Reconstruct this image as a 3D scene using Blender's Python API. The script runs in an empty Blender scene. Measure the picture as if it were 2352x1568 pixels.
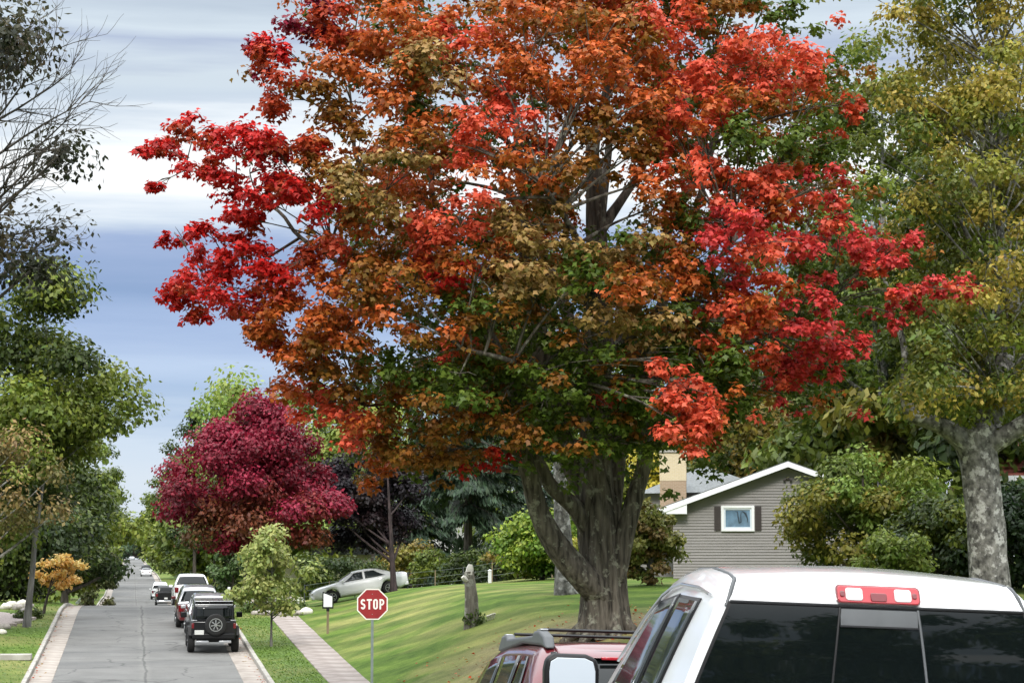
import bpy, bmesh, math, random
import numpy as np
from mathutils import Vector, Matrix, noise as mnoise

R = math.radians
random.seed(7)
scene = bpy.context.scene
COL = scene.collection

# ------------------------------------------------------------------ camera
ZC = 2.0                                  # camera height above the street where it stands
PITCH = math.atan(526 / 5030.0)
YAW = R(9.79)                             # the view is turned right of the street's axis (+Y)
cam_d = bpy.data.cameras.new('camera')
cam_d.lens = 77.0
cam_d.sensor_width = 36.0
cam_d.clip_start = 0.1
cam_d.clip_end = 6000
cam = bpy.data.objects.new('camera', cam_d)
COL.objects.link(cam)
cam.location = (0, 0, ZC)
cam.rotation_euler = (math.pi / 2 + PITCH, 0, -YAW)
scene.camera = cam

# ------------------------------------------------------------------ light
SUN_EL, SUN_AZ = R(40), R(198)            # azimuth measured clockwise from +Y
world = bpy.data.worlds.new('World')
scene.world = world
world.use_nodes = True
nt = world.node_tree
nt.nodes.clear()
N = nt.nodes.new
L = nt.links.new
w_out = N('ShaderNodeOutputWorld')
w_bg = N('ShaderNodeBackground')
w_bg.inputs['Strength'].default_value = 0.1
w_sky = N('ShaderNodeTexSky')
w_sky.sky_type = 'NISHITA'
w_sky.sun_disc = False
w_sky.sun_elevation = SUN_EL
w_sky.sun_rotation = SUN_AZ
w_tc = N('ShaderNodeTexCoord')
w_map = N('ShaderNodeMapping')
w_map.inputs['Scale'].default_value = (3.0, 3.0, 34.0)
w_no = N('ShaderNodeTexNoise')
w_no.inputs['Scale'].default_value = 1.3
w_no.inputs['Detail'].default_value = 6
w_no.inputs['Roughness'].default_value = 0.55
w_sep = N('ShaderNodeSeparateXYZ')
w_mul = N('ShaderNodeMath'); w_mul.operation = 'MULTIPLY_ADD'
w_mul.inputs[1].default_value = 0.05
w_sub = N('ShaderNodeMath'); w_sub.operation = 'ADD'
w_sub.inputs[1].default_value = -0.025
w_ramp = N('ShaderNodeValToRGB')
L(w_tc.outputs['Generated'], w_map.inputs['Vector'])
L(w_map.outputs['Vector'], w_no.inputs['Vector'])
L(w_tc.outputs['Generated'], w_sep.inputs[0])
L(w_no.outputs['Fac'], w_mul.inputs[0])
L(w_sep.outputs['Z'], w_mul.inputs[2])
L(w_mul.outputs[0], w_sub.inputs[0])
L(w_sub.outputs[0], w_ramp.inputs['Fac'])


def lin(c):
    return tuple(((v / 255) / 12.92 if v / 255 <= 0.04045 else (((v / 255) + 0.055) / 1.055) ** 2.4) for v in c)


# layered stratus: colour of the cloud sheet by height in the sky, brightest overhead (overcast)
SKY = [(0.0, (215, 222, 230)), (0.06, (196, 210, 228)), (0.072, (158, 180, 212)), (0.09, (178, 196, 224)),
       (0.108, (156, 176, 212)), (0.131, (128, 152, 192)), (0.148, (150, 168, 204)), (0.158, (205, 216, 228)),
       (0.170, (252, 253, 253)), (0.196, (248, 251, 251)), (0.208, (194, 206, 219)), (0.222, (204, 215, 223)),
       (0.234, (170, 181, 202)), (0.245, (202, 213, 221)), (0.264, (168, 180, 194)), (0.33, (205, 212, 220))]
els = w_ramp.color_ramp.elements
while len(els) > 1:
    els.remove(els[-1])
els[0].position = 0.0
els[0].color = (*lin(SKY[0][1]), 1)
for p, c in SKY[1:]:
    e = els.new(p)
    e.color = (*lin(c), 1)
for p, v in ((0.5, 1.0), (1.0, 1.0)):
    e = els.new(p)
    e.color = (v * 0.96, v, v * 1.03, 1)
# gain: overcast luminance grows from the horizon to the zenith
w_gain = N('ShaderNodeMapRange')
w_gain.inputs['From Min'].default_value = 0.22
w_gain.inputs['From Max'].default_value = 0.9
w_gain.inputs['To Min'].default_value = 6.6
w_gain.inputs['To Max'].default_value = 21.0
L(w_sep.outputs['Z'], w_gain.inputs['Value'])
w_vm = N('ShaderNodeVectorMath'); w_vm.operation = 'SCALE'
L(w_ramp.outputs['Color'], w_vm.inputs[0])
L(w_gain.outputs[0], w_vm.inputs['Scale'])
w_mix = N('ShaderNodeMix'); w_mix.data_type = 'RGBA'
w_mix.inputs['Factor'].default_value = 0.93
L(w_sky.outputs['Color'], w_mix.inputs[6])
L(w_vm.outputs[0], w_mix.inputs[7])
L(w_mix.outputs[2], w_bg.inputs['Color'])
L(w_bg.outputs[0], w_out.inputs['Surface'])

sun_d = bpy.data.lights.new('sun', 'SUN')
sun_d.energy = 1.5
sun_d.angle = R(14)
sun_d.color = (1.0, 0.96, 0.9)
sun = bpy.data.objects.new('sun', sun_d)
COL.objects.link(sun)
sun.rotation_euler = (math.pi / 2 - SUN_EL, 0, math.pi - SUN_AZ)
sun.location = (-30, -40, 60)

vs = scene.view_settings
vs.view_transform = 'Standard'
vs.look = 'None'
vs.exposure = 0.80
vs.gamma = 1.0
scene.render.engine = 'CYCLES'
scene.cycles.use_denoising = True
scene.cycles.max_bounces = 6
scene.cycles.transparent_max_bounces = 4
scene.render.use_motion_blur = False

# ------------------------------------------------------------------ picture <-> place
MCAM = Matrix.Rotation(-YAW, 3, 'Z') @ Matrix.Rotation(math.pi / 2 + PITCH, 3, 'X')
F = 5030.0


def ray(px, py):
    return MCAM @ Vector(((px - 1176) / F, -(py - 784) / F, -1.0))


def at(px, py, Y):
    d = ray(px, py)
    s = Y / d.y
    return Vector((d.x * s, Y, ZC + d.z * s))


def sm(a, b, x):
    t = np.clip((np.asarray(x, float) - a) / (b - a), 0, 1)
    return t * t * (3 - 2 * t)


PROF = np.array([(-400, -2.0), (-60, -2.0), (-10, -1.92), (0, -1.92), (11, -1.96), (17, -2.2), (30, -3.1), (45, -3.92),
                 (58, -3.88), (68, -3.5), (80, -2.95), (95, -2.22), (104, -1.80), (111, -1.72), (119, -1.88),
                 (135, -2.6), (160, -3.5), (190, -3.6), (214, -3.3), (240, -3.12), (262, -3.05), (290, -2.5),
                 (330, -1.7), (387, -0.75), (450, -0.25), (500, -0.1), (560, 0.75), (650, 1.8), (760, 3.2), (860, 4.3),
                 (950, 4.75), (1000, 4.7), (1100, 4.0), (1600, 3.0), (4000, 3.0)], float)
_h = np.diff(PROF[:, 0]); _dl = np.diff(PROF[:, 1]) / _h
_m = np.zeros(len(PROF))
for i in range(1, len(PROF) - 1):
    if _dl[i - 1] * _dl[i] > 0:
        w1 = 2 * _h[i] + _h[i - 1]; w2 = _h[i] + 2 * _h[i - 1]
        _m[i] = (w1 + w2) / (w1 / _dl[i - 1] + w2 / _dl[i])


def zr(Y):
    Y = np.clip(np.asarray(Y, float), -399, 3999)
    k = np.clip(np.searchsorted(PROF[:, 0], Y, 'right') - 1, 0, len(PROF) - 2)
    h = _h[k]; t = (Y - PROF[k, 0]) / h
    return ((2 * t ** 3 - 3 * t ** 2 + 1) * PROF[k, 1] + (t ** 3 - 2 * t ** 2 + t) * h * _m[k]
            + (-2 * t ** 3 + 3 * t ** 2) * PROF[k + 1, 1] + (t ** 3 - t ** 2) * h * _m[k + 1]) + ZC


XL = -3.1


def XR(Y):
    return 5.2 - 1.0 * sm(40, 46, Y)


def RD(X, Y):                              # street surface
    X = np.asarray(X, float)
    cross = (0.04 * np.clip(X - 1.0, 0, 5) - 0.09) * (1 - sm(14, 30, Y))
    return zr(Y) - cross


BX = [7.3, 9.0, 11.0, 12.6, 14.0, 18.0, 30.0, 60.0, 400.0]
BZ = [0.0, 0.62, 1.45, 2.05, 2.3, 2.6, 2.7, 3.4, 5.0]
KY = [-400, 41, 53, 76, 110, 160, 300, 4000]
KZ = [0.0, 0.0, 1.0, 0.97, 0.42, 0.4, 0.3, 0.3]


def G(X, Y):                               # ground (lawns, verges); lies under the street
    X = np.asarray(X, float); Y = np.asarray(Y, float)
    X, Y = np.broadcast_arrays(X, Y)
    xr = XR(Y)
    z = RD(np.clip(X, XL, xr), Y)
    right = 0.12 + np.interp(Y, KY, KZ) * np.interp(X, BX, BZ)
    right = right - 0.42 * np.exp(-((Y - 110) / 10.0) ** 2) * sm(7.3, 9.0, X) * (1 - sm(15, 20, X))
    left = 0.12 + 0.035 * np.clip(XL - X, 0, 40)
    z = z + np.where(X > xr + 0.1, right, np.where(X < XL - 0.1, left, -0.10))
    return z


def g(x, y):
    return float(G(x, y))


def gnd(px, py, lo=20, hi=400):            # where a ray of the picture meets the ground
    d = ray(px, py)
    ys = np.arange(lo, hi, 0.25)
    xs = d.x / d.y * ys
    zs = ZC + d.z / d.y * ys
    below = zs < G(xs, ys)
    i = int(np.argmax(below)) if below.any() else len(ys) - 1
    return Vector((xs[i], ys[i], float(G(xs[i], ys[i]))))


# ------------------------------------------------------------------ materials
MATS = {}


def mat(name, col, rough=0.6, metal=0.0, var=0.0, scale=8.0, bump=0.0, bscale=None, spec=0.5, coat=0.0, col2=None,
        stretch=(1, 1, 1), detail=4, trans=0.0):
    if name in MATS:
        return MATS[name]
    m = bpy.data.materials.new(name)
    m.use_nodes = True
    t = m.node_tree
    b = t.nodes['Principled BSDF']
    b.inputs['Roughness'].default_value = rough
    b.inputs['Metallic'].default_value = metal
    b.inputs['Specular IOR Level'].default_value = spec
    b.inputs['Coat Weight'].default_value = coat
    b.inputs['Coat Roughness'].default_value = 0.06
    c1 = tuple(col)
    c2 = tuple(col2) if col2 else tuple(v * (1 - var) for v in col)
    tc = t.nodes.new('ShaderNodeTexCoord')
    mp = t.nodes.new('ShaderNodeMapping')
    mp.inputs['Scale'].default_value = stretch
    no = t.nodes.new('ShaderNodeTexNoise')
    no.inputs['Scale'].default_value = scale
    no.inputs['Detail'].default_value = detail
    t.links.new(tc.outputs['Object'], mp.inputs['Vector'])
    t.links.new(mp.outputs['Vector'], no.inputs['Vector'])
    rp = t.nodes.new('ShaderNodeValToRGB')
    rp.color_ramp.elements[0].position = 0.32
    rp.color_ramp.elements[0].color = (*c2, 1)
    rp.color_ramp.elements[1].position = 0.68
    rp.color_ramp.elements[1].color = (*c1, 1)
    t.links.new(no.outputs['Fac'], rp.inputs['Fac'])
    t.links.new(rp.outputs['Color'], b.inputs['Base Color'])
    if bump:
        n2 = t.nodes.new('ShaderNodeTexNoise')
        n2.inputs['Scale'].default_value = bscale or scale
        n2.inputs['Detail'].default_value = 5
        t.links.new(mp.outputs['Vector'], n2.inputs['Vector'])
        bp = t.nodes.new('ShaderNodeBump')
        bp.inputs['Strength'].default_value = bump
        bp.inputs['Distance'].default_value = 0.05
        t.links.new(n2.outputs['Fac'], bp.inputs['Height'])
        t.links.new(bp.outputs['Normal'], b.inputs['Normal'])
    MATS[name] = m
    return m


def leaf_mat(name, rough=0.5, transl=0.35, spec=0.35):
    m = bpy.data.materials.new(name)
    m.use_nodes = True
    t = m.node_tree
    b = t.nodes['Principled BSDF']
    o = t.nodes['Material Output']
    at_ = t.nodes.new('ShaderNodeAttribute')
    at_.attribute_name = 'leaf_colour'
    no = t.nodes.new('ShaderNodeTexNoise')
    no.inputs['Scale'].default_value = 9.0
    hs = t.nodes.new('ShaderNodeHueSaturation')
    mr = t.nodes.new('ShaderNodeMapRange')
    mr.inputs['To Min'].default_value = 0.8
    mr.inputs['To Max'].default_value = 1.2
    tc = t.nodes.new('ShaderNodeTexCoord')
    t.links.new(tc.outputs['Object'], no.inputs['Vector'])
    t.links.new(no.outputs['Fac'], mr.inputs['Value'])
    t.links.new(mr.outputs[0], hs.inputs['Value'])
    t.links.new(at_.outputs['Color'], hs.inputs['Color'])
    t.links.new(hs.outputs['Color'], b.inputs['Base Color'])
    b.inputs['Roughness'].default_value = rough
    b.inputs['Specular IOR Level'].default_value = spec
    tr = t.nodes.new('ShaderNodeBsdfTranslucent')
    t.links.new(hs.outputs['Color'], tr.inputs['Color'])
    mx = t.nodes.new('ShaderNodeMixShader')
    mx.inputs[0].default_value = transl
    t.links.new(b.outputs[0], mx.inputs[1])
    t.links.new(tr.outputs[0], mx.inputs[2])
    t.links.new(mx.outputs[0], o.inputs['Surface'])
    MATS[name] = m
    return m


LEAF = leaf_mat('leaf')
NEEDLE = leaf_mat('needle', 0.6, 0.15)


def bark_mat(name, c1, c2, scale=6, stretch=(1, 1, 0.18), bump=0.8, patch=None, thr=0.55):
    m = mat(name, c1, 0.9, 0, 0, scale, bump, scale * 1.6, 0.2, 0, c2, stretch, 6)
    if patch:                                # lichen / pale peeling patches
        t = m.node_tree
        b = t.nodes['Principled BSDF']
        src = b.inputs['Base Color'].links[0].from_socket
        n = t.nodes.new('ShaderNodeTexNoise')
        n.inputs['Scale'].default_value = 3.5
        n.inputs['Detail'].default_value = 6
        n.inputs['Roughness'].default_value = 0.65
        tc = t.nodes.new('ShaderNodeTexCoord')
        t.links.new(tc.outputs['Object'], n.inputs['Vector'])
        r = t.nodes.new('ShaderNodeValToRGB')
        r.color_ramp.elements[0].position = thr - 0.04
        r.color_ramp.elements[1].position = thr + 0.04
        t.links.new(n.outputs['Fac'], r.inputs['Fac'])
        mx = t.nodes.new('ShaderNodeMix'); mx.data_type = 'RGBA'
        t.links.new(r.outputs['Color'], mx.inputs['Factor'])
        t.links.new(src, mx.inputs[6])
        mx.inputs[7].default_value = (*patch, 1)
        t.links.new(mx.outputs[2], b.inputs['Base Color'])
    return m


BARK_MAPLE = bark_mat('bark_maple', (0.155, 0.135, 0.11), (0.026, 0.022, 0.018), 9, (1, 1, 0.14), 1.0, patch=(0.22, 0.215, 0.17), thr=0.60)
BARK_DARK = bark_mat('bark_dark', (0.11, 0.095, 0.08), (0.03, 0.026, 0.022), 9)
BARK_PALE = bark_mat('bark_pale', (0.25, 0.24, 0.22), (0.04, 0.038, 0.035), 6, (1, 1, 0.8), 1.0, patch=(0.42, 0.41, 0.39), thr=0.57)
BARK_GREY = bark_mat('bark_grey', (0.22, 0.21, 0.2), (0.08, 0.075, 0.07), 8)
BARK_PURPLE = bark_mat('bark_umber', (0.07, 0.05, 0.05), (0.025, 0.02, 0.02), 9)


# ------------------------------------------------------------------ mesh helpers
def link(o, parent=None):
    COL.objects.link(o)
    if parent is not None:
        o.parent = parent
    return o


def tag(o, label=None, cat=None, group=None, kind=None):
    if label: o['label'] = label
    if cat: o['category'] = cat
    if group: o['group'] = group
    if kind: o['kind'] = kind
    return o


def thing(name, label, cat, loc=(0, 0, 0), rz=0.0, group=None, rot=None):
    o = bpy.data.objects.new(name, None)
    o.empty_display_size = 0.3
    COL.objects.link(o)
    o.location = loc
    o.rotation_euler = rot if rot else (0, 0, rz)
    return tag(o, label, cat, group)


class MB:
    def __init__(self):
        self.v = []; self.f = []

    def add(self, vs, fs):
        n = len(self.v)
        self.v.extend([tuple(p) for p in vs])
        self.f.extend([tuple(i + n for i in q) for q in fs])
        return self

    def box(self, c, s, rot=None):
        hx, hy, hz = s[0] / 2, s[1] / 2, s[2] / 2
        P = [Vector((x, y, z)) for z in (-hz, hz) for y in (-hy, hy) for x in (-hx, hx)]
        if rot is not None:
            M = rot if isinstance(rot, Matrix) else Matrix.Rotation(rot, 3, 'Z')
            P = [M @ p for p in P]
        c = Vector(c)
        return self.add([p + c for p in P],
                        [(0, 2, 3, 1), (4, 5, 7, 6), (0, 1, 5, 4), (2, 6, 7, 3), (0, 4, 6, 2), (1, 3, 7, 5)])

    def tube(self, pts, rad, n=8, caps=True, ridge=0.0, seed=0, freq=3.0):
        pts = [Vector(p) for p in pts]
        rings = []
        vs = []
        prev = None
        for i, p in enumerate(pts):
            t = (pts[min(i + 1, len(pts) - 1)] - pts[max(i - 1, 0)])
            if t.length < 1e-9: t = Vector((0, 0, 1))
            t.normalize()
            if prev is None:
                a = t.orthogonal().normalized()
            else:
                a = (prev - t * prev.dot(t))
                a = a.normalized() if a.length > 1e-6 else t.orthogonal().normalized()
            prev = a
            b = t.cross(a)
            r = rad[i] if hasattr(rad, '__len__') else rad
            ring = []
            for k in range(n):
                th = 2 * math.pi * k / n
                rr = r
                if ridge:
                    q = Vector((math.cos(th) * freq, math.sin(th) * freq, p.z * 0.45 + seed * 7.3))
                    rr = r * (1 + ridge * mnoise.noise(q) + ridge * 0.6 * mnoise.noise(q * 2.7))
                ring.append(len(vs))
                vs.append(p + (a * math.cos(th) + b * math.sin(th)) * rr)
            rings.append(ring)
        fs = []
        for i in range(len(rings) - 1):
            A, B = rings[i], rings[i + 1]
            for k in range(n):
                fs.append((A[k], A[(k + 1) % n], B[(k + 1) % n], B[k]))
        if caps:
            fs.append(tuple(reversed(rings[0])))
            fs.append(tuple(rings[-1]))
        return self.add(vs, fs)

    def lathe(self, prof, n=24, axis='X', c=(0, 0, 0)):
        vs = []; fs = []
        for (r, h) in prof:
            for k in range(n):
                th = 2 * math.pi * k / n
                u, w = r * math.cos(th), r * math.sin(th)
                p = {'X': (h, u, w), 'Y': (u, h, w), 'Z': (u, w, h)}[axis]
                vs.append((p[0] + c[0], p[1] + c[1], p[2] + c[2]))
        for i in range(len(prof) - 1):
            for k in range(n):
                fs.append((i * n + k, i * n + (k + 1) % n, (i + 1) * n + (k + 1) % n, (i + 1) * n + k))
        fs.append(tuple(reversed(range(n))))
        fs.append(tuple(range((len(prof) - 1) * n, len(prof) * n)))
        return self.add(vs, fs)

    def prism(self, poly, d, fn):
        """outline in 2-D, extruded by d; fn(u, v, w) gives the point"""
        n = len(poly)
        vs = [fn(u, v, 0) for u, v in poly] + [fn(u, v, d) for u, v in poly]
        fs = [tuple(reversed(range(n))), tuple(range(n, 2 * n))]
        fs += [(i, (i + 1) % n, n + (i + 1) % n, n + i) for i in range(n)]
        return self.add(vs, fs)

    def grid(self, fn, nu, nv):
        vs = [fn(i / nu, j / nv) for j in range(nv + 1) for i in range(nu + 1)]
        w = nu + 1
        return self.add(vs, [(j * w + i, j * w + i + 1, (j + 1) * w + i + 1, (j + 1) * w + i)
                             for j in range(nv) for i in range(nu)])

    def build(self, name, m, parent=None, smooth=True, bevel=0.0, angle=40, solid=0.0, segs=2):
        me = bpy.data.meshes.new(name)
        me.from_pydata(self.v, [], self.f)
        bm = bmesh.new(); bm.from_mesh(me)
        bmesh.ops.recalc_face_normals(bm, faces=bm.faces)
        if smooth:
            for f in bm.faces: f.smooth = True
            ca = math.radians(angle)
            for e in bm.edges:
                if len(e.link_faces) == 2 and e.calc_face_angle(0) > ca: e.smooth = False
        bm.to_mesh(me); bm.free()
        me.materials.append(m)
        o = bpy.data.objects.new(name, me)
        link(o, parent)
        if solid:
            md = o.modifiers.new('thick', 'SOLIDIFY'); md.thickness = solid; md.offset = 0
        if bevel:
            md = o.modifiers.new('bevel', 'BEVEL'); md.width = bevel; md.segments = segs
            md.limit_method = 'ANGLE'; md.angle_limit = R(35)
        return o


def npmesh(name, V, k, colour, m, parent=None):
    """polygons of k corners each, V is (n*k, 3); colour per vertex"""
    n = len(V) // k
    me = bpy.data.meshes.new(name)
    me.vertices.add(n * k)
    me.vertices.foreach_set('co', np.ascontiguousarray(V, dtype=np.float32).ravel())
    me.loops.add(n * k)
    me.loops.foreach_set('vertex_index', np.arange(n * k, dtype=np.int32))
    me.polygons.add(n)
    me.polygons.foreach_set('loop_start', np.arange(0, n * k, k, dtype=np.int32))
    me.update(calc_edges=True)
    ca = me.color_attributes.new('leaf_colour', 'FLOAT_COLOR', 'POINT')
    c4 = np.ones((n * k, 4), np.float32)
    c4[:, :3] = colour
    ca.data.foreach_set('color', c4.ravel())
    me.materials.append(m)
    o = bpy.data.objects.new(name, me)
    return link(o, parent)


T_MAPLE = np.array([(0, -.48), (.60, -.10), (.25, .14), (0, .62), (-.25, .14), (-.60, -.10)])
T_LEAF = np.array([(0, -.55), (.32, 0), (0, .55), (-.32, 0)])
T_LEAF6 = np.array([(0, -.55), (.38, .0), (0, .6), (-.38, .0)])
T_NEED = np.array([(0, -.5), (.10, -.1), (0, .6), (-.10, -.1)])


def leaves(rng, P, Nn, size, colour, T, name, m, parent, fold=0.25, tip=None, hang=1.0):
    n = len(P)
    Nn = Nn / (np.linalg.norm(Nn, axis=1, keepdims=True) + 1e-9)
    t = rng.normal(size=(n, 3)) * 0.55
    t[:, 2] -= hang
    if tip is not None: t = tip + rng.normal(size=(n, 3)) * 0.2
    t = t - Nn * np.sum(t * Nn, axis=1, keepdims=True)
    t /= np.linalg.norm(t, axis=1, keepdims=True) + 1e-9
    s = np.cross(Nn, t)
    k = len(T)
    V = np.zeros((n, k, 3))
    for i, (u, v) in enumerate(T):
        w = -fold * (abs(u) * 0.9 + 0.35 * v * v)
        V[:, i] = P + size[:, None] * (u * s + v * t + w * Nn)
    col = np.repeat(colour, k, axis=0)
    return npmesh(name, V.reshape(-1, 3), k, col, m, parent)


def clump(rng, c, r, n, shell=0.6, droop=0.3, up=0.5, jit=0.5):
    d = rng.normal(size=(n, 3))
    d /= np.linalg.norm(d, axis=1, keepdims=True)
    d[:, 2] = d[:, 2] * 0.9 + 0.12
    q = rng.random(n) ** shell
    q = np.where(rng.random(n) < 0.16, q * rng.uniform(1.0, 1.3, n), q)
    p = d * q[:, None]
    hor = p[:, 0] ** 2 + p[:, 1] ** 2
    P = np.asarray(c) + p * np.asarray(r)
    P[:, 2] -= droop * r[2] * hor
    nn = d * 0.75 + np.array([0, 0, up]) + rng.normal(size=(n, 3)) * jit
    return P, nn, d, q


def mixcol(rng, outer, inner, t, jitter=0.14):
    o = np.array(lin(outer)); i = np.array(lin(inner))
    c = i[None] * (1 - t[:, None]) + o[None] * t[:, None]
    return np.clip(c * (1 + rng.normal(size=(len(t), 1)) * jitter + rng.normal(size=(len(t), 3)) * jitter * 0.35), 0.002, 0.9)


def bez(p0, p1, sag, n=6):
    p0 = Vector(p0); p1 = Vector(p1)
    mid = (p0 + p1) / 2 + Vector(sag)
    return [(1 - t) ** 2 * p0 + 2 * t * (1 - t) * mid + t * t * p1 for t in [i / n for i in range(n + 1)]]


def tree(name, label, base, H, lo, rad, pal, nleaf, leaf, trunk_r, bark, seed, nclump=40, shape='round', T=T_LEAF,
         off=(0, 0), rz_c=0.72, group=None, zoff=0.0, cat='tree', limbs=14, m=None, shell=0.6, clump_r=0.36, lean=(0, 0), top=None, follow=0.8):
    """base (x, y) on the ground; H total height; lo crown bottom height; rad crown radius"""
    rng = np.random.default_rng(seed)
    rnd = random.Random(seed)
    gz = g(*base) + zoff
    root = thing(name, label, cat, (base[0], base[1], gz), 0, group)
    cz = (H + lo) / 2; rzz = (H - lo) / 2
    cs = []
    tries = 0
    while len(cs) < nclump and tries < 4000:
        tries += 1
        d = Vector((rnd.gauss(0, 1), rnd.gauss(0, 1), rnd.gauss(0, 1))).normalized()
        q = rnd.random() ** 0.42
        z = d.z * q
        f = 1.0
        if shape == 'oval': f = 1.0 - 0.25 * max(0, z)
        elif shape == 'cone': f = max(0.12, 0.62 - 0.55 * z)
        elif shape == 'vase': f = 0.75 + 0.3 * z
        elif shape == 'tear': f = max(0.2, 0.85 - 0.5 * max(0, z) - 0.1 * z)
        p = Vector((d.x * q * rad * f + off[0], d.y * q * rad * f + off[1], cz + z * rzz))
        cs.append(p)
    # trunk and limbs
    mb = MB()
    top = top or H * 0.86
    tp = []
    tr = []
    for i in range(9):
        t = i / 8
        tp.append(Vector((lean[0] * t + off[0] * t * follow + rnd.gauss(0, .02) * H * 0.3 * t * (1 - t),
                          lean[1] * t + off[1] * t * follow, t * top - 0.15 * (i == 0))))
        tr.append(trunk_r * (1.35 if i == 0 else 1.0) * (1 - 0.88 * t) + 0.012)
    mb.tube(tp, tr, 12 if trunk_r > 0.2 else 8, ridge=0.12, seed=seed)
    for p in rnd.sample(cs, min(limbs, len(cs))):
        zz = max(lo * 0.75, min(p.z - (p - Vector((0, 0, p.z))).xy.length * 0.7, top * 0.9))
        t = max(0.1, zz / top)
        i = min(7, int(t * 8)); ft = t * 8 - i
        s = tp[i].lerp(tp[i + 1], max(0, min(1, ft)))
        r0 = (tr[i] * 0.5)
        mb.tube(bez(s, p, (0, 0, -0.08 * (p - s).length), 6), [r0 * (1 - 0.85 * k / 6) + 0.006 for k in range(7)], 6)
    mb.build('trunk', bark, root)
    # leaves
    per = max(8, int(nleaf * 1.12) // len(cs))
    PP, NN, CC = [], [], []
    for p in cs:
        cr = rad * clump_r * rnd.uniform(0.75, 1.25)
        n = int(per * rnd.uniform(0.6, 1.4))
        P, nn, d, q = clump(rng, p, (cr, cr, cr * rz_c), n, shell)
        outer, inner = pal[min(len(pal) - 1, int(rnd.random() ** 1.0 * len(pal)))]
        if callable(outer): outer, inner = outer(p, H, rad)
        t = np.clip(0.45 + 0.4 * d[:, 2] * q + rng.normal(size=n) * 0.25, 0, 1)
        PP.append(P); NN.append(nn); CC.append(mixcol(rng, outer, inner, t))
    P = np.concatenate(PP); nn = np.concatenate(NN); c = np.concatenate(CC)
    keep = P[:, 2] > 0.05
    P, nn, c = P[keep], nn[keep], c[keep]
    size = leaf * 1.1 * rng.uniform(0.65, 1.25, len(P))
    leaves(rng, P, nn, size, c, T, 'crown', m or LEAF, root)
    return root

# ================================================================== the ground and the street
def ys_list():
    ys = list(np.arange(-60, 40, 4.0)) + list(np.arange(40, 46, 1.0)) + list(np.arange(46, 116, 0.5)) + list(np.arange(116, 130, 1.0)) + list(np.arange(130, 300, 4.0)) \
        + list(np.arange(300, 1100, 15.0)) + list(np.arange(1100, 3200, 150.0))
    return ys


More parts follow.
